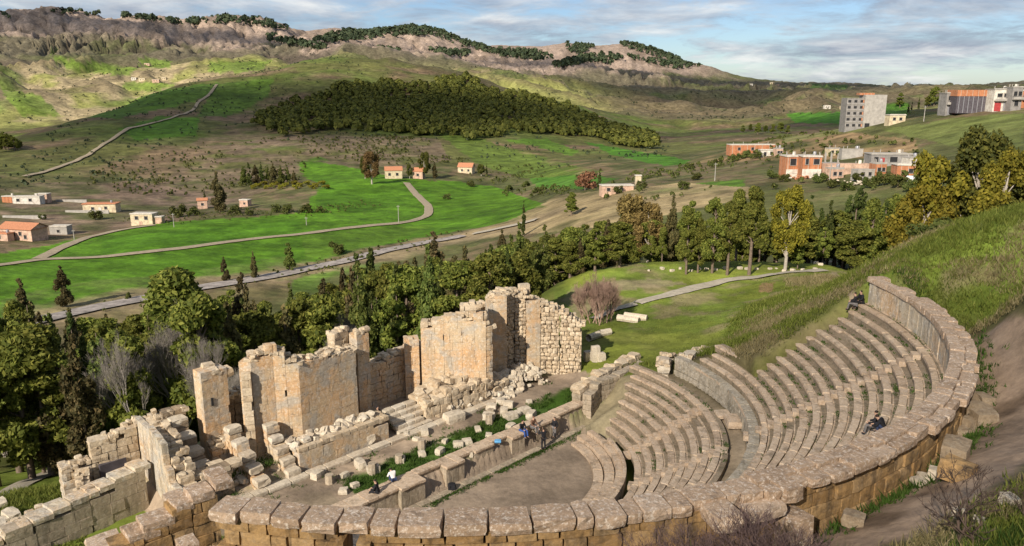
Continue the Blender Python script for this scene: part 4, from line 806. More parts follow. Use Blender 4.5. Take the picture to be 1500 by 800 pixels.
for k, (u, v, h) in enumerate([(483, 708, .9), (546, 695, 1.2), (585, 678, .9), (618, 659, 1.1), (717, 622, 1.2), (719, 608, .7)]):
    drum(u, v, .28, h * .62, '%s upright column stub from the left on the grassy stage' % ordinal(k), 'column stubs on the stage')
for u, v, L_, rz, lab in [(870, 497, 1.6, .8, 'short column drum lying beside the foot of the right stage wall'), (886, 492, 1.2, .5, 'pale drum lying just right of another one past the right stage wall'), (920, 472, 2.2, -.5, 'left one of two long column drums lying together on the lawn'), (931, 469, 2.3, -.45, 'right one of two long column drums lying together on the lawn')]:
    drum(u, v, .35, L_, lab, 'column drums lying on the lawn', True, rz)
for u, v, h, lab in [(861, 529, .9, 'left short upright column stub on the lawn beside the right stage wall'), (872, 530, 1.4, 'tallest middle column stub on the lawn beside the right stage wall'), (880, 529, .8, 'right short upright column stub on the lawn beside the right stage wall')]:
    stone(u, v, (.7, .6, h), .3, lab, 'upright stubs on the lawn', 'column_stub', M_LOOSE, None, .04, .05, 'column stub')
M_DARKB = stone_mat('brown_boulder', (0.24, 0.18, 0.12), (0.30, 0.23, 0.155), (0.36, 0.28, 0.19), .35, (0.5, 0.44, 0.35), .5, (0.08, 0.06, 0.045), 0, .8)
for u, v, sz, lab in [(1432, 612, 1.0, 'squared block leaning on top of the pile by the curved wall'), (1438, 596, .9, 'uppermost dark block of the pile by the curved wall'), (1422, 628, .8, 'small grey boulder at the foot of the pile by the curved wall'), (1440, 622, .95, 'largest rounded block of the pile by the curved wall'), (1412, 640, .7, 'lowest small boulder left of the pile by the curved wall'),
                      (1397, 675, 1.2, 'long dark block against the curved wall on the earth path'), (1401, 702, 1.05, 'cleanly squared orange block on the earth path'), (1372, 700, .6, 'small stone left of the squared orange block'), (1352, 707, .5, 'flat stone at the foot of the curved wall left of the orange block'),
                      (1345, 712, .5, 'flat mossy stone below the bare shrub path edge'), (1250, 770, .7, 'flat tan stone lying on the path under the wall corner'), (1157, 788, .7, 'small whitish stone at the bottom edge near the doorway'), (1195, 772, .45, 'rounded pebble beside the flat tan stone'),
                      (1405, 757, .4, 'tiny white stone on the dark bank at lower right'), (1478, 740, .5, 'pale flat stone on the grassy bank at far lower right'), (1435, 768, .35, 'yellowish stone on the dark bank at lower right')]:
    stone(u, v, (sz, sz * .75, sz * .7), random.uniform(0, 3), lab, None, 'stone_block', (M_OUTER if 'orange' in lab and sz > 1 else M_DARKB) if sz > .65 else M_LOOSE)
lf = [(18, 762, 1.0), (30, 782, .8), (80, 785, .7), (145, 700, .8), (160, 722, 1.1), (148, 745, .8), (60, 760, .9), (112, 760, .6), (72, 672, 1.0), (58, 680, 1.1), (88, 768, .9), (95, 748, .7), (5, 770, .9), (128, 752, .7), (2, 742, .8), (170, 742, .6)]
for k, (u, v, sz) in enumerate(sorted(lf)): stone(u, v, (sz * 1.2, sz * .7, sz * .6), random.uniform(0, 3), '%s stone from the left among the blocks strewn below the long left wall' % ordinal(k), 'stones strewn left of the theatre')
rw = [(955 + k * 14 + random.uniform(-5, 5), 397 + random.uniform(-3, 2), random.uniform(.3, .6)) for k in range(18)] + [(1195 + k * 7, 386 + random.uniform(-2, 3), .6) for k in range(6)]
for k, (u, v, sz) in enumerate(sorted(rw)): stone(u, v, (sz, sz * .7, sz * .6), random.uniform(0, 3), '%s stone from the left in the rock line along the far lawn edge' % ordinal(k), 'rocks along the far edge of the lawn')
rub = MB()
for k in range(420):   # fallen rubble at the foot of the stage walls
    z0 = random.choice([(1.5, 9, 7.2, 8.4), (7.3, 13.5, 5.4, 7.6), (-9, -3, 6.9, 7.9), (8.5, 12.8, 6.2, 7.6), (-15, -9.5, 7, 10.5), (3, 9, 6.2, 7.6)]); s_ = random.uniform(z0[0], z0[1]); t__ = random.uniform(z0[2], z0[3]); sz = random.uniform(.25, .7)
    hgt = -23.1 + max(0, (t__ - 5.8)) * .62 + random.uniform(-.2, .15) if s_ > 0 else -23.1 + random.uniform(0, .3) + (1.3 if -9 < s_ < -2.4 else 0)
    rblock(rub, w(s_, t__, min(hgt, -21.3)), (sz, sz * .8, sz * .65), random.uniform(0, 3), .1, .14, .4)
tag(rub.build('rubble', M_LOOSE), 'heaps of fallen rubble along the foot of the stage walls', 'rubble', None, 'stuff')

# ---------------------------------------------------------------- vegetation
def leaves(centres, radii, n, size, shell=.55, droop=0.0, asp=1.0, seed=0, squash=(1, 1, 1)):
    rng = np.random.default_rng(seed); centres = np.asarray(centres, float); radii = np.asarray(radii, float)
    pr = radii ** 2; idx = rng.choice(len(centres), n, p=pr / pr.sum()); d = rng.normal(size=(n, 3)); d /= np.linalg.norm(d, axis=1)[:, None]
    rr = radii[idx] * (shell + (1 - shell) * rng.random(n)) ; c = centres[idx] + d * rr[:, None] * np.array(squash)
    a = rng.normal(size=(n, 3)); a[:, 2] -= droop; a /= np.linalg.norm(a, axis=1)[:, None]; b = np.cross(a, d + rng.normal(0, .5, (n, 3))); b /= np.linalg.norm(b, axis=1)[:, None] + 1e-9
    s = size * rng.uniform(.6, 1.4, n)[:, None]; a = a * s * asp; b = b * s * .5
    V = np.stack([c - a * .5 - b * .4, c - a * .1 + b, c + a * .5 + b * .15, c + a * .1 - b], 1).reshape(-1, 3); return V, np.arange(4 * n).reshape(n, 4)
def trunk_mb(h, r, lean=0.0, limbs=(), seg=5, n=6):
    mb = MB(); pts = [(lean * (k / seg) ** 1.5 + random.uniform(-.04, .04) * h * .1, random.uniform(-.04, .04) * h * .1, h * k / seg) for k in range(seg + 1)]; pts[0] = (0, 0, -.6)
    mb.tube(pts, [r * (1.25 - 1.05 * k / seg) for k in range(seg + 1)], n)
    for a, b, rr in limbs: mb.tube([a, [(a[i] + b[i]) / 2 + (.12 if i == 2 else 0) for i in range(3)], b], [rr, rr * .7, rr * .3], 4)
    return mb
PROT = {}
def proto(key, crownV, crownQ, tmb, leafm, barkm):
    me = mesh_np('crown', crownV, crownQ, leafm, None, False, link=False).data; V = np.concatenate(tmb.V); Q = np.concatenate(tmb.Q); mt = mesh_np('trunk', V, Q, barkm, None, True, link=False).data
    PROT.setdefault(key, []).append((me, mt))
def mk_pine(seed, key='pine', mat=L_PINE, n=5200, open_=False):   # 10 m high
    random.seed(seed); C_, R_, lb = [], [], []
    for k in range(44 if not open_ else 30):
        z = random.uniform(2.2 if not open_ else 4.2, 9.2); f = (1 - ((z - 4.2) / 5.8) ** 2 if z > 4.2 else 1 - (4.2 - z) * .12) if seed % 2 else 1.05 - (z - 2) / 8.2; a = random.uniform(0, 6.28); rad = 2.4 * max(.15, f) * random.uniform(.35, 1.0)
        p = (rad * math.cos(a), rad * math.sin(a), z); C_.append(p); R_.append(random.uniform(.4, 1.05)); lb.append(((0, 0, z - .8), (p[0] * .8, p[1] * .8, z - .1), .07))
    C_.append((0, 0, 9.3)); R_.append(.7)
    V, Q = leaves(C_, R_, int(n * 3.2), .18, .35, .2, 2.0, seed, (1, 1, .66)); proto(key, V, Q, trunk_mb(9, .22, .2, lb), mat, M_BARK)
def mk_cyp(seed, key, mat, wid=.9, n=3600, brk=.1, barkm=M_BARK):
    random.seed(seed); C_, R_ = [], []
    for k in range(44):
        z = random.uniform(.6, 9.6); f = min(1, (z - .1) / 1.6) * (1 - max(0, (z - 2.5) / 7.6) ** 1.5); a = random.uniform(0, 6.28); rad = wid * f * random.uniform(.2, .9) * random.uniform(1 - brk, 1 + brk)
        C_.append((rad * math.cos(a), rad * math.sin(a), z)); R_.append(max(.18, wid * .42 * f + .1))
    V, Q = leaves(C_, R_, int(n * 2.2), .18 if wid < 1 else .22, .4, -1.5 if wid < 1 else .2, 1.5, seed, (1, 1, 1.25)); proto(key, V, Q, trunk_mb(8.8, .15, 0, ()), mat, barkm)
def mk_euc(seed, key, mat, n=6500):
    random.seed(seed); C_, R_, lb = [], [], []
    for k in range(30):
        z = random.uniform(3.0, 9.4); f = math.sin(min(1, (z - 1.6) / 8.2) * math.pi) ** .6; a = random.uniform(0, 6.28); rad = 2.5 * f * random.uniform(.3, 1.0); p = (rad * math.cos(a), rad * math.sin(a), z)
        C_.append(p); R_.append(random.uniform(.55, 1.15)); lb.append(((0, 0, max(1.5, z - 2.2)), (p[0] * .85, p[1] * .85, z), .09))
    V, Q = leaves(C_, R_, int(n * 2.2), .19, .3, .9, 1.6, seed, (1, 1, 1.15)); proto(key, V, Q, trunk_mb(8.6, .24, .3, lb), mat, M_PALEBARK)
def mk_bush(seed, key, mat, n=1500, sq=.75):   # 2 m high, 2.6 m wide
    random.seed(seed); C_ = [(random.uniform(-.8, .8), random.uniform(-.8, .8), random.uniform(.3, 1.4)) for _ in range(12)]; R_ = [random.uniform(.35, .65) for _ in C_]
    V, Q = leaves(C_, R_, n, .16, .3, 0, 1.2, seed, (1, 1, sq)); proto(key, V, Q, trunk_mb(1.2, .06, 0, [((0, 0, .1), (.5, .2, 1), .03), ((0, 0, .1), (-.4, -.3, 1), .03)], n=4), mat, M_BARK)
def mk_bare(seed, key, mat, h=7.0, spread=.55, depth=6, r0=.14, up=.35, stems=1, kids=3, thick=1.0):
    random.seed(seed); rng = random; mb = MB()
    def br(p, d, L, r, lv):
        e = p + d * L; m_ = p + d * L * .5 + Vector((rng.uniform(-1, 1), rng.uniform(-1, 1), rng.uniform(-.5, .8))) * L * .07
        mb.tube([p, m_, e], [r, r * .85, r * .65], 4 if lv < 2 else 3)
        if lv >= depth: return
        for k in range(kids if lv else kids + 1):
            nd = (d + Vector((rng.uniform(-1, 1), rng.uniform(-1, 1), rng.uniform(-.4, 1) * up)) * spread * 1.5).normalized(); st0 = p + (e - p) * rng.uniform(.45, 1.0)
            br(st0, nd, L * rng.uniform(.62, .86), max(r * rng.uniform(.5, .68), .006 * thick), lv + 1)
    for s_ in range(stems):
        d = Vector((rng.uniform(-.5, .5) * (stems > 1), rng.uniform(-.5, .5) * (stems > 1), 1)).normalized(); br(Vector((rng.uniform(-.3, .3) * (stems > 1), rng.uniform(-.3, .3) * (stems > 1), -.2)), d, h * .26, r0, 0)
    V = np.concatenate(mb.V); Q = np.concatenate(mb.Q); V *= h / max(V[:, 2].max(), .1)
    k = max(1, int(.0 * len(Q))); PROT.setdefault(key, []).append((None, None)); PROT[key][-1] = (mesh_np('branches', V, Q, mat, None, True, link=False).data, None)
for sd in range(6): mk_pine(100 + sd)
for sd in range(2): mk_pine(130 + sd, 'tall_pine', L_PINE, 4600, True)
for sd in range(3): mk_cyp(200 + sd, 'cypress', L_CYP, .85)
for sd in range(3): mk_cyp(210 + sd, 'brown_cypress', L_BCYP, 1.7, 4200, .3)
for sd in range(2): mk_cyp(216 + sd, 'green_cypress', leaf_mat('light_cypress_leaf', (0.075, 0.10, 0.022), (0.12, 0.15, 0.035), (0.19, 0.20, 0.05)) if sd == 0 else bpy.data.materials['light_cypress_leaf'], 1.3, 4200, .25)
for sd in range(3): mk_euc(220 + sd, 'eucalyptus', L_EUC)
for sd in range(2): mk_euc(230 + sd, 'brown_eucalyptus', L_BEUC)
mk_euc(240, 'dark_eucalyptus', leaf_mat('olive_eucalyptus_leaf', (0.05, 0.06, 0.015), (0.09, 0.095, 0.02), (0.16, 0.15, 0.03)))
for sd in range(3): mk_bush(250 + sd, 'bush', L_BUSH)
mk_bush(256, 'red_bush', L_RED); mk_bush(257, 'yellow_bush', L_EUC)
for sd in range(2): mk_bare(260 + sd, 'bare_tree', M_TWIG, 8, .36, 7, .12, 1.0, 2, 3, .7)
for sd in range(2): mk_bare(270 + sd, 'bare_bush', M_TWIG, 3, .6, 5, .04, .5, 5)
mk_bare(280, 'purple_shrub', M_PTWIG, 3.4, .5, 5, .03, .9, 8, 3, .7); mk_bare(283, 'purple_shrub', M_PTWIG, 3.4, .5, 5, .03, .9, 8, 3, .7)
mk_bare(290, 'dark_shrub', M_DTWIG, 3.0, .65, 6, .045, .6, 3, 2, 1.3)
mk_bare(295, 'poplar', plain('pink_twig', (0.33, 0.22, 0.17)), 6, .28, 6, .07, 1.4, 3)
random.seed(77)
def plant(key, name, pos, h, label, cat='tree', group=None, href=10.0, sx=1.0, parts=('crown', 'trunk')):
    pr = random.choice(PROT[key]); o = empty(name, pos, label, cat, group, random.uniform(0, 6.28)); k = h / href; o.scale = (k * sx, k * sx, k)
    for me, pn in zip(pr, parts):
        if me is None: continue
        c = bpy.data.objects.new(pn, me); COL.objects.link(c); c.parent = o
    return o
def shrub(key, name, pos, h, label, href, cat='shrub', group=None, sx=1.0): return plant(key, name, pos, h, label, cat, group, href, sx, ('branches', 'trunk'))
def topv(pos, v):      # height of a plant standing at pos that reaches image row v
    r = math.hypot(pos[0], pos[1]); lo, hi = 0.5, 40
    for _ in range(40):
        m = (lo + hi) / 2
        if pix(pos[0], pos[1], pos[2] + m)[1] > v: lo = m
        else: hi = m
    return lo
def T(key, name, u, vt, label, vb=None, r=None, sx=1.0, group=None, cat='tree'):
    p = G(u, vb, 60) if vb else atr(u, r, vt); h = topv(p, vt); return plant(key, name, (p[0], p[1], p[2] - .1), h, label, cat, group, 10.0, sx)
# ---------------------------------------------------------------- individual trees
# named ones the photograph singles out
T('pine', 'pine_tree', 252, 384, 'big dark round pine in front of the gravel road at left', r=112, sx=1.25)
T('brown_cypress', 'cypress_tree', 95, 386, 'brownish conical cypress on the green field at far left', vb=450, sx=1.05)
T('brown_cypress', 'cypress_tree', 330, 374, 'small brownish conifer just beyond the gravel road, left of its taller neighbour', vb=413)
T('brown_cypress', 'cypress_tree', 373, 366, 'narrow brownish conifer beyond the gravel road, right of the small one', vb=409, sx=.75)
T('green_cypress', 'cypress_tree', 425, 348, 'rounded grey green cypress beyond the gravel road', vb=398, sx=1.15)
T('brown_cypress', 'cypress_tree', 352, 394, 'brown cypress rising in front of the gravel road left of centre', r=118, sx=.8)
T('brown_cypress', 'cypress_tree', 27, 402, 'slender brownish cypress at the far left below the fields', r=140, sx=.75)
T('bush', 'conifer_sapling', 188, 422, 'tiny dark conifer on the near verge of the gravel road', vb=438, cat='young tree') if False else None
T('brown_cypress', 'cypress_tree', 635, 334, 'broad olive brown cypress standing against the right part of the road', r=150, sx=.95)
T('cypress', 'cypress_tree', 767, 292, 'lone slim dark cypress on the dry slope above the grove', vb=346, sx=.75)
T('cypress', 'cypress_tree', 542, 355, 'tallest dark cypress of the group between the two bare trees', r=120, sx=1.0)
T('cypress', 'cypress_tree', 520, 365, 'dark cypress just left of the tallest one in its group', r=118, sx=1.0)
T('brown_cypress', 'cypress_tree', 500, 385, 'olive brown cypress left of the dark cypress pair', r=112, sx=.7)
T('brown_cypress', 'cypress_tree', 473, 402, 'short bushy brown cypress at the left of the cypress group', r=108, sx=.8)
T('brown_cypress', 'cypress_tree', 597, 378, 'thin brown topped cypress right of the cypress group', r=125, sx=.6)
T('brown_cypress', 'cypress_tree', 735, 333, 'dark brown conifer behind the pines left of the lone slim cypress', r=170, sx=.9)
T('pine', 'pine_tree', 837, 280, 'round dark green tree alone on the dry slope', vb=316, sx=1.35)
T('red_bush', 'red_tree', 857, 246, 'reddish brown round tree by the far stone shed', vb=280, sx=2.2) if False else None
T('cypress', 'cypress_tree', 878, 246, 'small dark cypress beside the reddish tree', vb=280, sx=1.1)
T('brown_eucalyptus', 'eucalyptus_tree', 928, 285, 'tall russet eucalyptus at the left end of the lawn tree line', r=112, sx=.95)
T('brown_eucalyptus', 'eucalyptus_tree', 952, 295, 'second russet eucalyptus, low and bushy beside the tall one', r=108, sx=.8)
T('brown_cypress', 'cypress_tree', 988, 280, 'tall thin grey brown conifer between the russet trees and the pines', r=110, sx=.55)
T('brown_cypress', 'cypress_tree', 803, 368, 'slim rusty brown conifer in front of the pines above the highest wall', r=100, sx=.4)
T('brown_cypress', 'cypress_tree', 850, 345, 'pointed olive conifer with a pale trunk beside the bare poplars', vb=None, r=104, sx=.75)
T('eucalyptus', 'eucalyptus_tree', 1150, 270, 'large yellow green eucalyptus in the middle of the lawn tree line', vb=396, sx=.78)
T('green_cypress', 'cypress_tree', 1232, 297, 'bright green narrow cypress against the dark trees', vb=392, sx=.45)
T('eucalyptus', 'eucalyptus_tree', 1382, 214, 'bright yellow eucalyptus left of the dark one on the right slope', r=84, sx=.85)
T('eucalyptus', 'eucalyptus_tree', 1362, 262, 'low yellow eucalyptus crown at the foot of the bright yellow one', r=82, sx=.95)
T('dark_eucalyptus', 'eucalyptus_tree', 1446, 186, 'dark olive eucalyptus, tallest of the trees on the right slope', r=84, sx=.85)
T('eucalyptus', 'eucalyptus_tree', 1478, 222, 'yellow olive eucalyptus right of the dark tall one', r=80, sx=.9)
T('dark_eucalyptus', 'eucalyptus_tree', 1515, 215, 'olive eucalyptus cut by the right edge of the picture', r=82, sx=1)
shrub('bush', 'shrub', (*atr(1375, 72, 340)[:2], atr(1375, 72, 340)[2]), 3.2, 'pale green bush on the crest below the yellow eucalyptus', 2.0, sx=1.2)
# pines and cypresses in a row behind the lawn
row = [(1005, 300, 'pine', .7, 402), (1022, 315, 'pine', .7, 400), (1043, 285, 'pine', .75, 400), (1065, 290, 'tall_pine', .8, 403), (1085, 272, 'pine', .7, None), (1097, 268, 'tall_pine', .85, 403), (1118, 300, 'pine', .7, None), (1175, 300, 'pine', .8, None), (1190, 282, 'cypress', 1.1, None), (1205, 300, 'cypress', 1.2, None), (1219, 290, 'cypress', 1.1, None),
       (1246, 280, 'cypress', 1.2, None), (1259, 270, 'cypress', 1.1, None), (1268, 255, 'cypress', 1.0, None), (1283, 285, 'pine', .8, None), (1300, 290, 'cypress', 1.2, None), (1315, 280, 'pine', .85, None), (1333, 285, 'pine', .8, None), (1350, 300, 'pine', .8, None), (1168, 350, 'pine', .9, 394), (1408, 262, 'tall_pine', .9, None), (972, 330, 'pine', .8, None), (955, 345, 'pine', .8, None),
       (1140, 310, 'pine', .8, None), (1210, 330, 'pine', .9, None), (1240, 330, 'pine', .9, None), (1275, 330, 'pine', .9, None), (1305, 335, 'pine', .9, None), (1055, 330, 'pine', .7, None), (1335, 330, 'pine', .9, None), (1015, 290, 'pine', .7, None), (1195, 340, 'pine', .9, None)] + [(1165 + k * 13, 300 + (k * 37) % 30, ['pine', 'cypress'][k % 3 == 0], 1.4, None) for k in range(14)] + [(955 + k * 17, 318 + (k * 29) % 22, 'pine', 1.3, None) for k in range(13)]
row.sort(); cnt = {}
for k, (u, vt, key, sx, vb) in enumerate(row):
    kd = {'pine': 'dense dark pine', 'tall_pine': 'tall bare stemmed pine', 'cypress': 'dark slender cypress'}[key]; c = cnt.get(kd, 0); cnt[kd] = c + 1
    T(key, 'pine_tree' if 'pine' in key else 'cypress_tree', u, vt, '%s from the left in the lawn tree line, a %s' % (ordinal(k), kd), vb=vb, r=None if vb else random.uniform(103, 126), sx=sx, group='trees in a row behind the lawn')
# grove in the ravine behind the stage
ENV_U = [-80, 0, 30, 60, 120, 200, 250, 300, 340, 380, 430, 480, 520, 560, 600, 650, 700, 760, 800, 850, 900, 950, 1000, 1100]
ENV_V = [445, 438, 425, 432, 452, 455, 425, 412, 424, 438, 425, 405, 392, 388, 370, 368, 365, 345, 345, 325, 312, 320, 315, 315]
random.seed(5); grove = []
for r in (80, 87, 95, 104, 114, 126, 140):
    u = -70 + random.uniform(0, 30)
    while u < 930:
        if not (r > 130 and u < 330) and not (r < 88 and u > 800) and not (190 < u < 265 and r < 84): grove.append((u + random.uniform(-9, 9), r + random.uniform(-4, 4)))
        u += random.uniform(34, 50) * (90 / r)
grove.sort(); k = 0
for u, r in grove:
    p = atr(u, r, 450); x_ = random.random(); h = random.uniform(11.5, 17.5); vt = pix(p[0], p[1], p[2] + h)[1]; ve = np.interp(u, ENV_U, ENV_V) + (random.uniform(-24, 10) if x_ > .55 else random.uniform(-4, 18))
    if vt < ve: h = topv(p, ve)
    if h < 4.0: continue
    key = 'pine' if x_ < .42 else ('tall_pine' if x_ < .47 else ('brown_cypress' if x_ < .66 else ('cypress' if x_ < .78 else 'green_cypress')))
    kd = {'pine': 'dense green pine', 'tall_pine': 'bare stemmed pine', 'cypress': 'dark cypress', 'brown_cypress': 'olive brown cypress', 'green_cypress': 'light green cypress'}[key]
    plant(key, 'pine_tree' if 'pine' in key else 'cypress_tree', (p[0], p[1], p[2] - .1), h, '%s tree from the left in the ravine grove, a %s' % (ordinal(k), kd), 'tree', 'trees of the grove behind the stage', 10.0, (1.05 if 'pine' in key else .8) * random.uniform(1.0, 1.3) * min(1.5, 10.5 / h) ** .5)
    k += 1
# scattered trees of the valley
vt_ = [('brown_cypress', 322, 248, 311, 1.0, 'tall brown green conifer beside the small houses at left', 'cypress_tree'), ('cypress', 301, 275, 305, .8, 'little dark cypress left of the tall conifer by the houses', 'cypress_tree'),
       ('brown_eucalyptus', 545, 222, 270, 1.0, 'brown and green bushy tree left of the hamlet', 'eucalyptus_tree'), ('dark_eucalyptus', 535, 228, 262, .8, 'green crown on the left side of the bushy hamlet tree', 'eucalyptus_tree'), ('dark_eucalyptus', 622, 222, 262, .9, 'olive tree right of the hamlet houses', 'eucalyptus_tree'), ('brown_cypress', 637, 236, 262, .9, 'short olive tree between the hamlet and the single red roof', 'cypress_tree'),
       ('dark_eucalyptus', 705, 240, 258, 1.3, 'low green tree right of the single red roofed house', 'eucalyptus_tree'), ('cypress', 713, 238, 258, .8, 'tiny dark cypress right of the single red roofed house', 'cypress_tree'), ('dark_eucalyptus', 600, 240, 262, .8, 'small tree between the two hamlet houses', 'eucalyptus_tree')]
for key, u, a, b, sx, lab, nm in vt_: T(key, nm, u, a, lab, vb=b, sx=sx)
cl = [(358, 238), (366, 236), (375, 240), (384, 236), (393, 241), (402, 238), (412, 241), (422, 244), (431, 248)]
for k, (u, v) in enumerate(cl): T(random.choice(['brown_cypress', 'green_cypress', 'cypress']), 'cypress_tree', u, v, '%s from the left in the clump of conifers above the yellow flowering bushes' % ordinal(k), vb=270 + random.uniform(-3, 4), sx=1.25, group='clump of conifers on the valley slope')
for k in range(9): T('pine', 'pine_tree', -6 + k * 4.6, 192 + abs(k - 3) * 2.5, '%s from the left in the dark clump of trees at the left edge' % ordinal(k), vb=218 + random.uniform(-3, 6), sx=1.1, group='dark clump of trees at the left edge')
for k, (u, a, b) in enumerate([(1318, 135, 158), (1345, 142, 160), (1368, 126, 155), (1376, 132, 157), (1358, 140, 157), (1335, 148, 162), (1486, 122, 140), (1330, 150, 166)]): T(random.choice(['cypress', 'pine', 'pine']), 'pine_tree', u, a, '%s from the left of the dark trees standing among the hilltop buildings' % ordinal(k), vb=b, sx=1.2, group='trees among the hilltop buildings')
for k in range(7): T('pine', 'pine_tree', 1088 + k * 11, 183 - (k % 3) * 2, '%s from the left of dark bushy trees left of the grey tower block' % ordinal(k), vb=194 + random.uniform(-2, 4), sx=1.5, group='bushy trees in the hollow')
p = G(857, 279, 100); shrub('red_bush', 'red_tree', p, topv(p, 247), 'reddish brown round tree by the far stone shed', 2.0, 'tree', None, .9)
p = G(188, 440, 100); shrub('bush', 'young_conifer', p, topv(p, 424), 'tiny dark conifer on the near verge of the gravel road', 2.0, 'young tree', None, .5)
bushes = [(62, 312, 322), (140, 305, 322), (230, 312, 326), (262, 296, 318), (285, 300, 316), (345, 298, 314), (365, 305, 316), (405, 296, 311), (420, 295, 312), (450, 296, 312), (470, 300, 312), (495, 350, 372), (655, 282, 292), (690, 262, 274), (745, 268, 280), (770, 262, 274), (790, 270, 285), (905, 270, 284), (940, 262, 276), (1010, 236, 248), (1050, 230, 243), (1078, 222, 236), (1092, 216, 232), (1110, 218, 232), (1130, 246, 262), (1200, 250, 268), (1255, 250, 266), (1275, 255, 275), (1295, 248, 272), (1315, 252, 275), (1220, 258, 275), (1240, 262, 280), (1335, 258, 280), (1000, 262, 278), (1020, 250, 264), (1150, 252, 266)]
for k, (u, a, b) in enumerate(bushes):
    p = G(u, b, 100); shrub('bush', 'shrub', p, max(1.2, topv(p, a)), '%s from the left of the bushes dotted over the valley and village slopes' % ordinal(k), 2.0, 'shrub', 'bushes dotted over the slopes', 1.0)
for k in range(16):
    u = 372 + k * 7 + random.uniform(-3, 3); p = G(u, 277 - (k % 3) * 3, 100); shrub('yellow_bush', 'flowering_bush', p, 2.6, '%s from the left in the band of yellow flowering bushes below the conifer clump' % ordinal(k), 2.0, 'shrub', 'yellow flowering bushes', 1.3)
# leafless trees and shrubs
for key, u, vt, r, lab, sx in [('bare_tree', 238, 448, 80, 'big grey leafless tree standing behind the left end of the stage', .62), ('bare_tree', 205, 470, 76, 'smaller grey leafless tree left of the big one', .6), ('bare_tree', 503, 438, 84, 'grey leafless tree behind the tall left stage wall', .5), ('bare_tree', 478, 470, 80, 'low grey leafless tree at the left of the one behind the stage wall', .5), ('bare_tree', 348, 528, 70, 'leafless tree between the square pier and the tall stage wall', .6), ('bare_tree', 290, 500, 73, 'leafless tree behind the square pier', .55)]:
    p = atr(u, r, vt + 40); plant(key, 'bare_tree', p, topv(p, vt), lab, 'leafless tree', None, 8.0, sx, ('branches',))
for key, u, vt, vb, lab in [('bare_bush', 45, 598, 655, 'grey leafless bush on the grass at far left'), ('bare_bush', 140, 590, 636, 'grey leafless bush left of the stage end wall'), ('bare_bush', 105, 612, 645, 'small leafless bush between two larger ones at left'), ('bare_bush', 10, 610, 668, 'leafless bush at the left edge of the picture')]:
    p = G(u, vb, 30); plant(key, 'bare_bush', p, topv(p, vt), lab, 'leafless shrub', None, 3.0, 1.1, ('branches',))
for k, (u, vt) in enumerate([(855, 412), (865, 402), (874, 398), (884, 405), (893, 410)]):
    p = G(u + 2, 476 - abs(k - 2) * 3, 40); plant('poplar', 'bare_poplar', p, topv(p, vt), '%s from the left of the thin pinkish leafless poplars at the lawn edge' % ordinal(k), 'leafless tree', 'leafless poplars at the lawn edge', 6.0, .8, ('branches',))
for key, x, y, z0, h, lab, sx in [('purple_shrub', 4.3, 16.8, -13.9, 3.0, 'purplish leafless shrub before the curved wall, left one of the big pair', 1.15), ('purple_shrub', 6.1, 16.6, -13.6, 3.3, 'purplish leafless shrub before the curved wall, right one of the big pair', 1.1), ('dark_shrub', 11.6, 17.6, -12.6, 2.9, 'dark sparse leafless shrub on the bank at lower right', .9), ('dark_shrub', 13.6, 18.6, -12.2, 1.7, 'smaller dark leafless sapling right of the sparse shrub', .7), ('purple_shrub', 2.2, 16.4, -14.2, 2.6, 'thin leafless shrub rising at the bottom edge left of the purplish pair', 1.0)]:
    z_ = float(gz(x, y)); h_ = h + (z0 - z_) * .5; plant(key, 'leafless_shrub', (x, y, z_), max(h_, 1.2), lab, 'leafless shrub', None, 3.4 if key == 'purple_shrub' else 3.0, sx, ('branches',))

# ---------------------------------------------------------------- the wood on the hill and far woods (masses nobody could count)
def wood(name, polys, r0, r1, spacing, size, mat, label, nl=26, seed=1, ls=.30):
    rng = np.random.default_rng(seed); us = [p[0] for pl in polys for p in pl]; a0 = math.atan((min(us) - 750) / F / 1.0) - .02; a1 = math.atan((max(us) - 750) / F / .93) + .02
    area = (a1 - a0) / 2 * (r1 ** 2 - r0 ** 2); n = int(area / spacing ** 2); az = rng.uniform(a0, a1, n); r = np.sqrt(rng.uniform(r0 ** 2, r1 ** 2, n)); x = np.sin(az) * r; y = np.cos(az) * r; z = gz(x, y); u, v = pix(x, y, z)
    u = u + fbm(x / 40, y / 40, 4, 5) * 22 * (size < 12); v = v + fbm(x / 40, y / 40, 4, 6) * 9 * (size < 12)
    m = np.zeros(n, bool)
    for pl in polys: m |= inpoly(u, v, pl)
    m &= rng.random(n) < ((.78 if ls != .2 and ls != .22 else .28) + fbm(x / 45, y / 45, 3, 7) * .9); x, y, z = x[m], y[m], z[m]; n = len(x)
    h = size * rng.uniform(.35, 1.35, n); N = n * nl; i = np.repeat(np.arange(n), nl); d = rng.normal(size=(N, 3)); d /= np.linalg.norm(d, axis=1)[:, None]; d[:, 2] = np.abs(d[:, 2]) * 1.2 - .25
    q_ = rng.uniform(.75, 1.05, N)[:, None]; c = np.c_[x[i], y[i], z[i] + h[i] * .45] + d * q_ * np.c_[h[i] * .42, h[i] * .42, h[i] * .5]
    a = np.cross(d, rng.normal(size=(N, 3))); a /= np.linalg.norm(a, axis=1)[:, None]; b = np.cross(d, a) + rng.normal(0, .3, (N, 3)); s = (h[i] * ls)[:, None] * rng.uniform(.7, 1.3, (N, 1)); a = a * s; b = b * s
    V = np.stack([c - a, c + b, c + a, c - b], 1).reshape(-1, 3); o = mesh_np(name, V, np.arange(4 * N).reshape(N, 4), mat); return tag(o, label, 'wood', None, 'stuff')
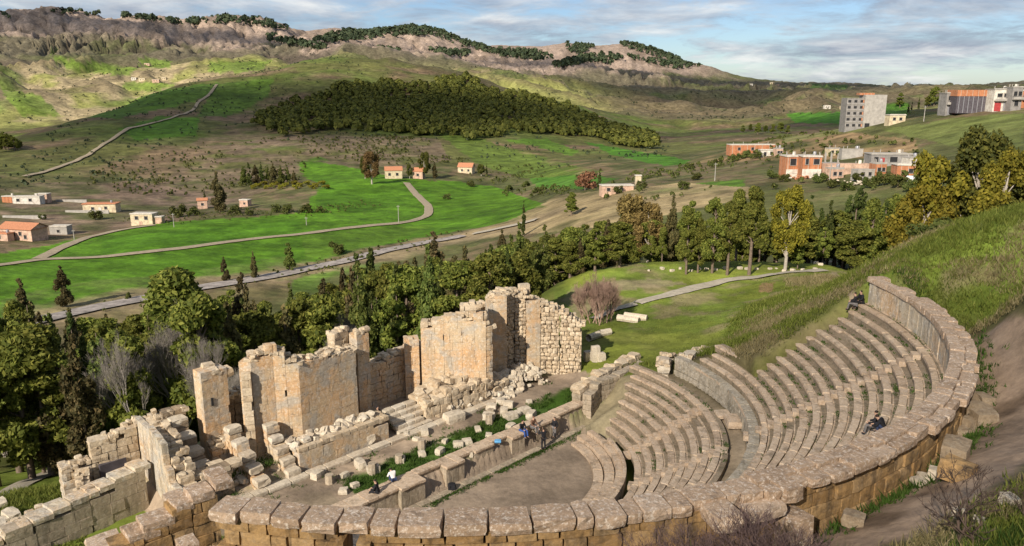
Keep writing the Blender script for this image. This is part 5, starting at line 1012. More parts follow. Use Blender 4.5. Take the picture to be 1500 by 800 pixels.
wood('hill_wood', [[(362, 180), (372, 172), (420, 158), (470, 140), (530, 127), (590, 122), (630, 128), (636, 120), (680, 116), (712, 132), (735, 148), (760, 138), (790, 150), (850, 168), (890, 185), (940, 200), (965, 222), (900, 212), (860, 203), (800, 198), (740, 196), (735, 205), (700, 207), (640, 196), (580, 192), (520, 196), (470, 193), (430, 204), (400, 196)]], 540, 1230, 4.8, 8.0, L_FOR, 'dense olive green wood covering the hill beyond the fields', 60, 3, .17)
far = [[(68, 17), (130, 19), (200, 25), (270, 32), (330, 27), (390, 31), (422, 44), (405, 44), (370, 38), (320, 36), (270, 38), (200, 29), (130, 23), (70, 20)], [(0, 20), (20, 26), (18, 31), (0, 28)], [(390, 52), (420, 56), (450, 66), (482, 72), (480, 80), (450, 72), (420, 66), (395, 62)],
       [(455, 62), (500, 47), (560, 44), (600, 40), (642, 44), (690, 68), (680, 70), (640, 56), (600, 53), (560, 56), (530, 60), (480, 64)], [(628, 74), (688, 78), (685, 85), (640, 83)], [(500, 78), (560, 74), (600, 82), (585, 85), (520, 83)], [(680, 62), (720, 72), (780, 75), (812, 86), (790, 90), (735, 84), (690, 72)],
       [(905, 62), (950, 70), (985, 84), (1010, 95), (1030, 98), (1000, 98), (960, 84), (915, 70)], [(805, 100), (850, 84), (890, 80), (915, 84), (900, 96), (860, 92), (830, 100)], [(830, 66), (870, 69), (850, 82), (830, 76)], [(920, 82), (980, 92), (1020, 100), (990, 102), (930, 90)]]
wood('ridge_wood', far, 2700, 4900, 17, 20, L_FARF, 'dark strips of woodland along the far ridges', 10, 9)
wood('slope_scrub', [[(200, 235), (300, 205), (420, 205), (520, 200), (640, 200), (700, 240), (600, 250), (450, 232), (440, 262), (340, 290), (200, 290), (100, 270)]], 400, 720, 4.6, 1.7, L_BUSH, 'low scattered scrub on the brown valley slope', 22, 12, .22)
wood('village_scrub', [[(830, 290), (1000, 232), (1090, 200), (1230, 195), (1340, 205), (1380, 235), (1330, 280), (1200, 280), (1050, 290), (900, 300)], [(640, 262), (760, 240), (880, 248), (830, 285), (740, 285)]], 170, 520, 3.8, 1.5, L_BUSH, 'low scrub on the dry slopes below the village', 24, 13, .2)
wood('hill_scrub', [[(0, 250), (110, 175), (240, 135), (340, 115), (480, 85), (620, 105), (800, 150), (960, 200), (1000, 235), (850, 262), (640, 215), (420, 210), (180, 300), (0, 300)]], 450, 1300, 8.5, 2.2, L_FARF, 'sparse dark bushes dotted over the hill of the wood', 12, 15, .22)
wood('far_scrub', [[(0, 185), (0, 95), (300, 88), (480, 78), (700, 100), (950, 130), (1200, 135), (1240, 170), (1000, 190), (850, 160), (480, 84), (250, 132), (100, 180)]], 1350, 2900, 17, 4.5, L_FARF, 'sparse dark scrub on the far valley sides', 8, 16, .22)
wood('verge_scrub', [[(0, 480), (80, 455), (200, 435), (300, 415), (450, 385), (560, 362), (680, 340), (690, 350), (560, 378), (450, 405), (300, 432), (100, 475), (0, 505)], [(150, 322), (240, 318), (430, 305), (560, 290), (560, 300), (430, 322), (240, 332)]], 130, 480, 2.6, .9, L_BUSH, 'low weeds and shrubs along the verge of the gravel road', 12, 17, .22)

# ---------------------------------------------------------------- grass, dry grass, weeds
def blades(name, x, y, z, hgt, wd, mat, label, nb=5, seed=0, spread=.18, kind='grass'):
    rng = np.random.default_rng(seed); n = len(x); i = np.repeat(np.arange(n), nb); N = len(i); h = hgt[i] * rng.uniform(.5, 1.2, N); th = rng.uniform(0, 6.28, N); ox = rng.normal(0, spread, N); oy = rng.normal(0, spread, N)
    bx, by, bz = x[i] + ox, y[i] + oy, z[i] - .03; lx, ly = rng.normal(0, .45, N) * h, rng.normal(0, .45, N) * h; dx, dy = np.cos(th) * wd, np.sin(th) * wd
    V = np.stack([np.c_[bx - dx, by - dy, bz], np.c_[bx + dx, by + dy, bz], np.c_[bx + lx, by + ly, bz + h]], 1).reshape(-1, 3); return tag(mesh_np(name, V, np.arange(3 * N).reshape(N, 3), mat), label, kind, None, 'stuff')
def scatter(n, r0, r1, u0, u1, seed, pw_=1.0):
    rng = np.random.default_rng(seed); az = rng.uniform(math.atan((u0 - 750) / F), math.atan((u1 - 750) / F), n); r = (rng.uniform(r0 ** pw_, r1 ** pw_, n)) ** (1 / pw_); return np.sin(az) * r, np.cos(az) * r
def dry_ok(x, y, z):
    s, t = st(x, y); r = np.hypot(s, t); ph = np.degrees(np.arctan2(s, -t)); pp = np.interp(ph, [-30, 0, 14, 26, 34, 55], [29.4, 30.8, 30.6, 28.4, 26.9, 26.2])
    seat = (r < 26.6) & (ph > -80) & (ph < 53) | ((r < 18.4) & (np.abs(ph) < 76)); pth = (r < pp) & (ph > -34) & (ph < 50) & (r > 25); stg_ = (t > -4.2) & (t < 14.5) & (np.abs(s) < 17.5) & (r < 26)
    return ~(seat | pth | stg_)
x, y = scatter(90000, 14, 100, 560, 1640, 5, 1.4); z = gz(x, y); nn = fbm(x / 5, y / 5, 4, 33); u, v = pix(x, y, z); k = dry_ok(x, y, z) & (y > 6) & (u > 850)
flat = (z < -20.4) & (np.hypot(x, y) > 60); g = k & (nn > -.12) & ~(flat & (RNG.random(len(x)) < .7)); blades('grass', x[g], y[g], z[g], np.where(flat[g], .10, np.clip(.24 + nn[g] * .5, .12, .5)), .028, L_GRASS, 'green grass on the slopes and lawn around the theatre', 6, 1, .22)
g = k & (nn < .02) & ~flat; blades('dry_grass', x[g], y[g], z[g], np.clip(.30 - nn[g] * .3, .15, .55), .025, L_DRY, 'straw coloured dry grass on the banks around the theatre', 6, 2, .2, 'dry grass')
x, y = scatter(26000, 30, 75, -150, 420, 6, 1.3); z = gz(x, y); nn = fbm(x / 4, y / 4, 4, 34); k = dry_ok(x, y, z) & (nn > -.1); blades('grass', x[k], y[k], z[k], np.clip(.2 + nn[k] * .4, .1, .4), .03, L_GRASS, 'green grass left of the ruined stage', 6, 3, .2)
x, y = scatter(9000, 9, 22, -100, 1600, 8, 1.2); z = gz(x, y); nn = fbm(x / 3, y / 3, 4, 35); k = dry_ok(x, y, z) & (nn > -.25) & (y > 5); blades('dry_grass', x[k], y[k], z[k], np.clip(.28 + nn[k] * .4, .12, .5), .012, L_WEED, 'dim weeds on the near bank below the camera', 9, 4, .15, 'weeds')
# weeds between stones
wx, wy, wz, wh = [], [], [], []
rg = np.random.default_rng(44)
for r, z_ in ROWS_UP[:-1] + ROWS_LO:
    n = int(70 * r / 12); ph = rg.uniform(-60, 52, n) if r > 16 else rg.uniform(-70, 70, n); kp = fbm(ph * r / 60, ph * 0 + z_, 3, 55) > (-.12 if r > 16 else .1); ph = ph[kp]
    for p_ in ph: a = pol(r + .60, p_, z_); wx.append(a[0]); wy.append(a[1]); wz.append(a[2]); wh.append(rg.uniform(.05, .15))
for k in range(2600):
    s_, t__ = rg.uniform(-8, 14), rg.uniform(.8, 3.9)
    a = w(s_, t__, 0)
    if fbm(np.array([a[0] / 1.2]), np.array([a[1] / 1.2]), 3, 56)[0] > -.12: wx.append(a[0]); wy.append(a[1]); wz.append(float(gz(a[0], a[1]))); wh.append(rg.uniform(.08, .28))
for k in range(1300):
    s_, t__ = rg.uniform(-17, 13), rg.choice([5.2, 6.0, 7.0, 7.6, 8.0]) + rg.normal(0, .35); a = w(s_, t__, 0)
    if fbm(np.array([a[0] / 1.5]), np.array([a[1] / 1.5]), 3, 57)[0] > 0: wx.append(a[0]); wy.append(a[1]); wz.append(float(gz(a[0], a[1])) + (.5 if t__ > 6.8 else 0)); wh.append(rg.uniform(.08, .3))
for k in range(900):
    ph = rg.uniform(-30, 50); a = pol(26.6 + abs(rg.normal(0, .35)), ph, 0); wx.append(a[0]); wy.append(a[1]); wz.append(float(gz(a[0], a[1]))); wh.append(rg.uniform(.08, .35))
for k in range(700):
    s_ = rg.uniform(-10, 14); a = w(s_, -.75 - abs(rg.normal(0, .2)), 0); wx.append(a[0]); wy.append(a[1]); wz.append(-24.25); wh.append(rg.uniform(.05, .15))
blades('weeds', np.array(wx), np.array(wy), np.array(wz), np.array(wh), .035, L_WEED, 'green weeds growing between the stones of the theatre', 7, 9, .10, 'weeds')

# ---------------------------------------------------------------- houses
def house(name, u, vb, wpx, h, depth, rz, wall, roof, label, wins=(), doors=(), flat=True, cat='house', group=None, roofh=.9, over=.35, extra=None):
    p = G(u, vb, 90); r = math.hypot(p[0], p[1]); wd = wpx * r / F; root = empty(name, (p[0], p[1], p[2]), label, cat, group, rz); wd *= .9; depth *= .65; h *= .93
    mb = MB(); mb.box((0, depth / 2, h / 2 - .6), (wd, depth, h + 1.2)); mb.build('wall', wall, root)
    mb = MB()
    if flat: mb.box((0, depth / 2, h + .12), (wd + over, depth + over, .24)); mb.box((0, .02, h + .35), (wd + .05, .15, .25))
    else:
        a, b = wd / 2 + over, depth + over; V = [(-a, -over, h), (a, -over, h), (a, b, h), (-a, b, h), (-a, depth / 2, h + roofh), (a, depth / 2, h + roofh), (-a, -over, h - .15), (a, -over, h - .15), (a, b, h - .15), (-a, b, h - .15)]
        mb.add(np.array(V), np.array([[0, 1, 5, 4], [2, 3, 4, 5], [6, 7, 1, 0], [8, 9, 3, 2], [7, 8, 2, 1], [9, 6, 0, 3], [1, 2, 5, 5], [3, 0, 4, 4], [9, 8, 7, 6]][:6] + [[9, 8, 7, 6]]))
        g_ = MB(); g_.add(np.array([(-wd / 2, 0, h), (-wd / 2, depth, h), (-wd / 2, depth / 2, h + roofh * .95), (-wd / 2 + .1, depth / 2, h + roofh * .95)]), np.array([[0, 3, 2, 1]])); g_.add(np.array([(wd / 2, 0, h), (wd / 2, depth, h), (wd / 2, depth / 2, h + roofh * .95), (wd / 2 - .1, depth / 2, h + roofh * .95)]), np.array([[0, 1, 2, 3]])); g_.build('gable', wall, root)
    mb.build('roof', roof, root)
    for fx, fz, ww, hh in wins:
        m_ = MB(); m_.box((fx * wd, -.02, fz), (ww, .12, hh)); f_ = m_.build('window', M_GLASS, root); m_ = MB()
        for dx in (-1, 1): m_.box((fx * wd + dx * (ww / 2 + .05), -.05, fz), (.1, .14, hh + .2))
        m_.box((fx * wd, -.07, fz - hh / 2 - .06), (ww + .3, .2, .1)); m_.build('frame', M_LCONC, f_)
    if name in ('village_house', 'hilltop_house', 'brick_house', 'farm_house') and flat and h > 2.2:
        for q_ in range(4 if name != 'farm_house' else 0): m_ = MB(); m_.box(((-.42 + .28 * q_) * wd, depth * (.2 + .6 * (q_ % 2)), h + .65), (.16, .16, 1.0)); m_.build('roof_post', M_LCONC, root)
        if int(u) % 3 != 1: m_ = MB(); m_.tube([(wd * .3, depth * .6, h + .2), (wd * .3, depth * .6, h + .7), (wd * .3, depth * .6, h + 1.2)], [.45, .48, .42], 8); m_.build('water_tank', M_WHITE if int(u) % 2 else M_METAL, root)
    if name == 'hilltop_house':
        m_ = MB(); m_.box((0, -.55, h * .48), (wd * .96, 1.1, .16)); m_.box((0, -1.05, h * .48 + .4), (wd * .96, .1, .8)); m_.build('balcony', M_LCONC, root)
    for fx, ww, hh, mt in doors: m_ = MB(); m_.box((fx * wd, -.02, hh / 2 - .05), (ww, .13, hh)); m_.build('door', mt, root)
    if extra: extra(root, wd)
    return root
house('farm_house', 39, 299, 36, 3.3, 7, .1, M_WHITE, M_ROOFC, 'whitish flat roofed farm house at far left, higher one', [(-.3, 1.8, 1.2, 1.2), (.15, 1.8, 1.2, 1.2)])
house('farm_house', 61, 297, 16, 3.9, 6, .05, M_PINKP, M_ROOFC, 'small pinkish house joined to the right of the whitish farm house', [(.2, 1.8, 1, 1)])
house('farm_house', 11, 297, 14, 2.8, 5, 0, M_BRICK, M_ROOFC, 'low brick shed left of the whitish farm house', [], cat='shed')
house('farm_house', 146, 311, 46, 3.6, 8, .08, M_CREAM, M_TILE, 'long cream house with a pink red roof edge at left', [(-.2, 1.6, 1.1, 1.1), (.2, 1.8, 1.1, 1.1)], [(.02, 1.2, 2.1, M_WHITE)], over=.6)
house('farm_house', 208, 330, 33, 4.3, 7, -.05, M_CREAM, M_ROOFC, 'cream box shaped house beside the green field with two windows', [(-.22, 2.7, 1.2, 1.2), (.22, 2.7, 1.2, 1.2)], [(-.05, 1.2, 1.4, M_PINKP)])
house('shed', 231, 328, 13, 2.6, 4, 0, M_PINKP, M_ROOFC, 'low pink shed joined to the right of the box shaped house', [], cat='shed')
house('farm_house', 24, 352, 54, 4.0, 10, -.25, M_PINKP, M_TILE, 'big pinkish house with a clay tile roof at the left edge', [(-.35, 2.0, 1, 1.3), (-.2, 2.0, 1, 1.3), (-.05, 2.0, 1, 1.3), (.15, 2.2, 1, 1.2), (.3, 1.2, 1, 1.2)], flat=False, roofh=1.7, over=.5)
house('farm_house', 0, 353, 26, 2.4, 4, -.2, M_PINKP, M_TILE, 'low pink annex before the big tile roofed house', [(0, 1.2, .9, 1)], cat='shed')
house('shed', 86, 344, 24, 2.9, 6, .05, M_LCONC, M_ROOFC, 'small grey stone shed at the edge of the green field', [(0, 1.2, .9, .9)], cat='shed')
house('shed', 297, 306, 14, 4.0, 5, .3, M_PINKP, M_TILE, 'narrow pink house left of the tall conifer', [(0, 2, 1, 1)], flat=False)
house('shed', 357, 303, 14, 3.0, 5, -.2, M_PINKP, M_ROOFC, 'little pink hut right of the tall conifer', [(0.1, 1.5, .8, .8)], cat='hut')
house('farm_house', 577, 262, 27, 5.0, 9, .2, M_CREAM, M_TILE, 'pale house with red roof, left one of the hamlet beyond the field', [(-.25, 2.5, 1.3, 1.4), (.2, 2.5, 1.3, 1.4)], flat=False, roofh=2)
house('farm_house', 612, 262, 16, 4.5, 7, -.1, M_PINKP, M_TILE, 'small house with pinkish roof, right one of the hamlet', [(0, 2.2, 1.3, 1.3)], flat=False, roofh=2)
house('farm_house', 681, 254, 24, 4.0, 9, -.25, M_CREAM, M_TILE, 'lone cottage with an orange red roof right of the hamlet', [(-.2, 1.8, 1.1, 1.2), (.25, 1.8, 1.1, 1.2)], flat=False, roofh=2.4)
house('ruin_shed', 905, 283, 52, 2.4, 6, .12, M_PINKP, M_ROOFC, 'low broken stone shed with pale walls on the dry slope', [(-.3, 1.2, 1, 1), (.1, 1.2, 1, 1)], cat='shed')
house('shed', 935, 271, 9, 3.2, 3, 0, M_CREAM, M_ROOFC, 'round topped pale hut right of the broken shed', [], cat='hut')
for k, (u, v, ww_) in enumerate([(208, 120, 9), (228, 121, 10), (196, 118, 7), (240, 118, 6), (215, 96, 8), (1100, 126, 6), (1131, 124, 6), (1140, 126, 5), (1212, 160, 9), (1235, 161, 7)]):
    house('far_house', u, v, ww_, 6, 10, 0, [M_CREAM, M_PINKP, M_WHITE][k % 3], M_ROOFC, ['largest pale house of the sunlit far hamlet', 'pinkish house right in the sunlit far hamlet', 'whitish house at the left of the sunlit far hamlet', 'small house at the right end of the sunlit far hamlet', 'lone pale house above the sunlit far hamlet', 'leftmost tiny house on the far right ridge', 'middle tiny house on the far right ridge', 'rightmost tiny house on the far right ridge', 'whitish house beside the green field before the tower block', 'orange house just left of the tower block'][k], [(-.2, 3, 1.6, 1.6), (.2, 3, 1.6, 1.6)])
# village under construction
def brickfront(root, wd):
    m_ = MB(); m_.box((0, -.06, 1.1), (wd + .02, .1, 2.6)); m_.build('plinth_render', M_WHITE, root)
house('brick_house', 1161, 261, 22, 6.2, 8, .05, M_BRICK, M_ROOFC, 'left half of the two storey orange brick house with white base', [(-.05, 4.4, 1.6, 1.8), (.1, 1.8, .9, 1.0)], extra=brickfront)
house('brick_house', 1188, 261, 28, 6.0, 9, -.06, M_BRICK, M_ROOFC, 'right half of the two storey orange brick house with white base', [(-.28, 4.4, .8, 1.6), (.22, 4.4, 1.5, 1.4), (.2, 1.5, .8, .9)], extra=brickfront)
house('brick_house', 1102, 224, 70, 3.4, 8, .05, M_BRICK, M_ROOFC, 'long low orange brick building on the slope at left of the village', [(-.3, 1.7, 1.1, 1.1), (0, 1.7, 1.1, 1.1)], over=.1)
house('shed', 1125, 229, 24, 2.4, 4, .02, M_WHITE, M_ROOFC, 'whitish annex below the right end of the long brick building', [(.2, 1.2, .9, 1)], [(-.2, 1.0, 1.6, M_GLASS)], cat='shed')
house('village_house', 1305, 243, 58, 3.2, 8, -.05, M_CONC, M_LCONC, 'grey single storey house with a flat pale roof under construction', [(-.38, 1.7, 1.2, 1.3), (.05, 1.7, 2.0, 1.4), (.34, 1.7, 1.0, 1.3)], [(-.22, 1.1, 2.2, M_REDP)])
house('village_house', 1245, 255, 70, 2.4, 7, .04, M_PINKP, M_PINKP, 'low pinkish unfinished wall in front of the grey concrete house', [], over=.02, cat='unfinished house')
house('village_house', 1330, 258, 32, 2.6, 6, -.1, M_BRICK, M_WHITE, 'low brick walled house with a white roof slab right of the grey house', [(.1, 1.2, 1, 1)], cat='house')
house('village_house', 1248, 232, 30, 2.8, 5, -.1, M_LCONC, M_LCONC, 'slanting grey concrete wall of an unfinished house above the village', [], over=.02, cat='unfinished house')
cf = house('village_house', 1215, 244, 30, .8, 6, 0, M_CONC, M_CONC, 'open concrete slab with bare standing columns', [], over=.02, cat='unfinished house')
for dx in (-3, -1.2, .6, 2.4):
    for dy in (.3, 5.5): m_ = MB(); m_.box((dx, dy, 2.3), (.22, .22, 3.2)); m_.build('column', M_LCONC, cf)
for u_, v_, w_, h_, mm, lab in [(1226, 262, 20, 2.6, M_PINKP, 'small pinkish unfinished room right of the orange brick house'), (1268, 263, 26, 2.2, M_LCONC, 'low grey block wall in front of the long pinkish wall'), (1290, 256, 16, 2.8, M_BRICK, 'small orange brick room between the pinkish wall and the white roofed house'), (1340, 246, 18, 2.5, M_WHITE, 'whitish low shed at the right end of the village'), (1222, 228, 16, 2.4, M_CREAM, 'pale hut beside the bare concrete columns'), (1142, 228, 10, 2.6, M_PINKP, 'little hut right of the long brick building')]:
    house('village_house', u_, v_, w_, h_, 5, .1, mm, M_LCONC, lab, [(-.2, 1.3, .9, .9), (.22, 1.3, .8, .9)], over=.05, cat='shed')
for u_, v_, h_, lab in [(1178, 262, 1.8, 'pile of red bricks before the orange brick house'), (1310, 262, 1.4, 'pile of orange rubble below the grey house'), (1258, 270, 1.2, 'heap of pale rubble below the pinkish wall')]:
    p = G(u_, v_, 90); m_ = MB()
    for q_ in range(40): rblock(m_, (random.gauss(0, 1.6), random.gauss(0, .9), max(0, random.gauss(.3, .3))), (.6, .4, .3), random.uniform(0, 3), .1, .1, .5)
    o = m_.build('rubble_heap', M_BRICK if 'pale' not in lab else M_LOOSE); o.location = p; tag(o, lab, 'rubble heap')
# five storey concrete block
p = G(1262, 188, 90); r = math.hypot(p[0], p[1]); tb = empty('tower_block', p, 'grey unfinished five storey concrete apartment block standing alone on the slope', 'apartment block', None, -.12); sc = r / F
wl, wr, Hh = 22 * sc, 27 * sc, 43 * sc
m_ = MB(); m_.box((-wl / 2, 3.5, Hh * .45 - 2), (wl, 8, Hh * .9 + 4)); m_.build('storeys', M_CONC, tb); m_ = MB(); m_.box((wr / 2, 3.0, Hh * .5 - 2), (wr, 8, Hh + 4)); m_.build('blank_wall', M_LCONC, tb)
m_ = MB(); m_.box((wr * .15, 3.5, Hh + .3), (wr * .7, 4, .8)); m_.build('brick_attic', M_BRICK, tb)
for fz in range(5):
    z_ = Hh * .9 * (fz + .5) / 5
    m_ = MB(); m_.box((-wl / 2, -.58, Hh * .9 * (fz + 1) / 5), (wl + .1, .35, .22)); m_.build('floor_slab', M_LCONC, tb)
    for fx in (-.85, -.5, -.15): m_ = MB(); m_.box((wl * fx, -.52, z_), (wl * .17, .12, Hh * .075)); m_.build('window', M_GLASS, tb)
    m_ = MB(); m_.box((-.35, -.54, z_), (.5, .14, Hh * .09)); m_.build('brick_panel', M_BRICK, tb)
m_ = MB(); m_.box((wr * .2, -1.03, .9), (wr * .22, .12, 2.2)); m_.build('garage_opening', M_GLASS, tb)
house('shed', 1314, 181, 23, 3.2, 6, 0, M_CREAM, M_ROOFC, 'small cream house right of the grey apartment block', [(-.2, 1.7, 1, 1), (.2, 1.7, 1, 1)], cat='hut')
# long building wrapped in dark sheeting, and its neighbours
p = G(1430, 165, 90); r = math.hypot(p[0], p[1]); sc = r / F; lb_ = empty('warehouse', p, 'long hilltop building with dark sheeted front and an orange brick top band', 'building', None, -.08)
W_ = 50 * sc; m_ = MB(); m_.box((0, 4, 9.5 * sc), (W_, 8, 21 * sc)); m_.build('sheeted_wall', M_BLACKP, lb_); m_ = MB(); m_.box((0, 4, 23.5 * sc), (W_ + .2, 8.2, 7.5 * sc)); m_.build('brick_band', M_BRICK, lb_)
for k in range(9): m_ = MB(); m_.box((-W_ / 2 + W_ * (k + .5) / 9, -.1, 9.5 * sc), (.18, .16, 20.5 * sc)); m_.build('post', M_METAL, lb_)
house('hilltop_house', 1393, 168, 17, 8.0, 9, -.05, M_CONC, M_LCONC, 'grey two storey frame house at the left end of the dark sheeted building', [(-.2, 5.8, 1.4, 1.5), (.2, 5.8, 1.2, 1.5)], [(.28, 1.6, 2.8, M_REDP), (-.2, 1.2, 2.8, M_METAL)])
house('hilltop_house', 1467, 163, 25, 7.8, 9, -.05, M_WHITE, M_LCONC, 'whitish two storey house with red garage door right of the sheeted building', [(-.2, 5.4, 1.6, 1.2), (.15, 5.4, 1.6, 1.2)], [(-.25, 2.2, 3.0, M_REDP), (.2, 2.0, 3.0, M_METAL)])
house('hilltop_house', 1487, 162, 14, 8.2, 8, 0, M_CONC, M_LCONC, 'dark grey unfinished house near the right edge on the hilltop', [(-.2, 5.6, 1.2, 1.5), (.25, 5.6, 1.2, 1.5), (0, 2.4, 1.4, 1.8)])
house('hilltop_house', 1503, 158, 16, 6.2, 8, 0, M_BRICK, M_ROOFC, 'orange brick house cut by the right edge on the hilltop', [(-.25, 3.8, 1, 1.2)])
for k, (u, v, h, lab) in enumerate([(1353, 178, 5.5, 'thin white utility pole between the cream hut and the sheeted building'), (1047, 265, 5.5, 'thin pale utility pole on the slope below the long brick building'), (255, 333, 5, 'white pole beside the box shaped house with a small canopy'), (584, 328, 7, 'thin pole in the middle of the green field'), (1214, 275, 5, 'short pale utility pole below the orange brick house'), (109, 352, 3.5, 'small post beside the grey stone shed'), (449, 330, 3, 'small post on the green field left of centre')]):
    p = G(u, v, 90); rt_ = empty('utility_pole', p, lab, 'pole'); m_ = MB(); m_.tube([(0, 0, -.3), (0, 0, h / 2), (0, 0, h)], [.15, .12, .10], 6); m_.build('post', M_LCONC, rt_); m_ = MB(); m_.box((0, 0, h - .4), (1.2, .12, .12)); m_.build('crossarm', M_LCONC, rt_)
for k, (u, v, L_) in enumerate([(105, 296, 14), (128, 312, 18), (35, 320, 16)]):
    p = G(u, v, 90); m_ = MB(); m_.box((0, 0, .4), (L_, .5, 1.4)); o = m_.build('garden_wall', M_LCONC); o.location = p; tag(o, ['low pale wall above the long cream house', 'pale terrace wall left of the long cream house', 'pale terrace wall above the tile roofed house'][k], 'wall')
p = G(1332, 268, 90); m_ = MB(); m_.box((0, 0, .6), (3.6, 1.7, .9)); m_.box((.1, 0, 1.25), (2.0, 1.5, .5), 0, .8); ob_ = m_.build('car_body', M_WHC); rt_ = empty('parked_car', p, 'small whitish parked vehicle half hidden behind the yellow eucalyptus', 'car', None, 1.0); ob_.parent = rt_
for dx in (-1.15, 1.15):
    for dy in (-.8, .8): m_ = MB(); m_.tube([(dx, dy - .1, .3), (dx, dy, .3), (dx, dy + .1, .3)], [.32, .32, .32], 8); m_.build('wheel', M_BLK, rt_)

# ---------------------------------------------------------------- people
def skin_mesh(name, chain_pts, edges, radii, mat, parent, sub=2):
    me = bpy.data.meshes.new(name); me.from_pydata([tuple(p) for p in chain_pts], edges, []); o = bpy.data.objects.new(name, me); COL.objects.link(o)
    m = o.modifiers.new('s', 'SKIN'); m.use_smooth_shade = True
    if not me.skin_vertices: me.skin_vertices.new()
    for i, r in enumerate(radii):
        rr = r if isinstance(r, tuple) else (r, r); me.skin_vertices[0].data[i].radius = rr
    me.skin_vertices[0].data[0].use_root = True
    s_ = o.modifiers.new('b', 'SUBSURF'); s_.levels = sub; s_.render_levels = sub
    bpy.context.view_layer.update(); dg = bpy.context.evaluated_depsgraph_get(); ne = bpy.data.meshes.new_from_object(o.evaluated_get(dg)); o.modifiers.clear(); o.data = ne; ne.materials.clear(); ne.materials.append(mat); o.parent = parent; return o
def person(pos, rz, pose, label, top, legs, hairm=M_HAIR, arms='down', hood=False):
    root = empty('person', pos, label, 'person', None, rz); root.scale = (.93, .93, .93)
    if pose == 'stand':
        J = dict(pel=(0, 0, .95), wst=(0, 0, 1.08), chs=(0, -.01, 1.32), nek=(0, 0, 1.49), hd=(0, -.02, 1.63), top=(0, -.01, 1.72), hl=(.09, 0, .90), hr=(-.09, 0, .90), kl=(.11, -.03, .5), kr=(-.10, .02, .5), al=(.13, .03, .08), ar=(-.12, .06, .08), tl=(.15, -.13, .04), tr=(-.13, -.10, .04))
    elif pose == 'sit':
        J = dict(pel=(0, 0, .10), wst=(0, -.02, .25), chs=(0, -.07, .50), nek=(0, -.10, .67), hd=(0, -.14, .81), top=(0, -.13, .90), hl=(.09, -.03, .09), hr=(-.09, -.03, .09), kl=(.14, -.45, .13), kr=(-.13, -.44, .14), al=(.13, -.52, -.30), ar=(-.12, -.50, -.30), tl=(.14, -.66, -.34), tr=(-.14, -.64, -.34))
    else:  # crouched, knees drawn up
        J = dict(pel=(0, 0, .16), wst=(0, -.08, .30), chs=(0, -.22, .50), nek=(0, -.32, .62), hd=(0, -.42, .70), top=(0, -.44, .79), hl=(.09, -.02, .18), hr=(-.09, -.02, .18), kl=(.14, -.34, .46), kr=(-.14, -.34, .44), al=(.13, -.26, .06), ar=(-.13, -.24, .06), tl=(.13, -.42, .03), tr=(-.13, -.40, .03))
    c = Vector(J['chs']); sl_, sr_ = c + Vector((.19, 0, .09)), c + Vector((-.19, 0, .09))
    if arms == 'down' and pose == 'stand': el, er, wl_, wr_ = sl_ + Vector((.07, .03, -.29)), sr_ + Vector((-.07, .02, -.29)), sl_ + Vector((.06, -.06, -.55)), sr_ + Vector((-.06, -.08, -.54))
    elif arms == 'raised': el, er, wl_, wr_ = sl_ + Vector((.12, -.16, -.18)), sr_ + Vector((-.12, -.16, -.18)), sl_ + Vector((-.02, -.34, .06)), sr_ + Vector((.02, -.34, .06))
    elif arms == 'pockets': el, er, wl_, wr_ = sl_ + Vector((.12, .06, -.27)), sr_ + Vector((-.12, .06, -.27)), sl_ + Vector((.0, -.08, -.44)), sr_ + Vector((.0, -.08, -.44))
    else: el, er, wl_, wr_ = sl_ + Vector((.06, -.10, -.26)), sr_ + Vector((-.06, -.10, -.26)), sl_ + Vector((-.04, -.32, -.34)), sr_ + Vector((.04, -.32, -.34))
    hl_, hr_ = wl_ + (wl_ - el).normalized() * .13, wr_ + (wr_ - er).normalized() * .13
    pts = [J['pel'], J['wst'], J['chs'], J['nek'], J['hd'], J['top'], sl_, el, wl_, hl_, sr_, er, wr_, hr_, J['hl'], J['kl'], J['al'], J['tl'], J['hr'], J['kr'], J['ar'], J['tr']]
    ed = [(0, 1), (1, 2), (2, 3), (3, 4), (4, 5), (2, 6), (6, 7), (7, 8), (8, 9), (2, 10), (10, 11), (11, 12), (12, 13), (0, 14), (14, 15), (15, 16), (16, 17), (0, 18), (18, 19), (19, 20), (20, 21)]
    rd = [(.13, .10), (.11, .09), (.14, .10), .055, (.085, .10), .055, .055, .042, .032, .035, .055, .042, .032, .035, .08, .055, .04, .035, .08, .055, .04, .035]
    skin_mesh('body', pts, ed, rd, M_SKIN, root)
    skin_mesh('jacket', [J['pel'], J['wst'], J['chs'], Vector(J['chs']).lerp(Vector(J['nek']), .75), sl_, el, wl_, sr_, er, wr_], [(0, 1), (1, 2), (2, 3), (2, 4), (4, 5), (5, 6), (2, 7), (7, 8), (8, 9)], [(.17, .14), (.155, .125), (.185, .14), .075, .085, .062, .052, .085, .062, .052], top, root)
    skin_mesh('trousers', [J['pel'], J['hl'], J['kl'], J['al'], J['hr'], J['kr'], J['ar']], [(0, 1), (1, 2), (2, 3), (0, 4), (4, 5), (5, 6)], [(.155, .13), .10, .075, .06, .10, .075, .06], legs, root)
    for a, b in (('al', 'tl'), ('ar', 'tr')): skin_mesh('shoe', [Vector(J[a]) + Vector((0, .03, -.03)), J[b]], [(0, 1)], [.06, .05], M_BLK, root, 1)
    h = Vector(J['hd']); skin_mesh('hair', [h + Vector((0, .035, -.02)), h + Vector((0, .03, .05)), Vector(J['top']) + Vector((0, .0, .01))], [(0, 1), (1, 2)], [.095, .105, .06], top if hood else hairm, root)
    return root
def face_to(p, q_): return math.atan2(q_[1] - p[1], q_[0] - p[0]) + math.pi / 2
TCEN = w(0, -2, -24)
def on(u, v, z): return atz(u, v, z)
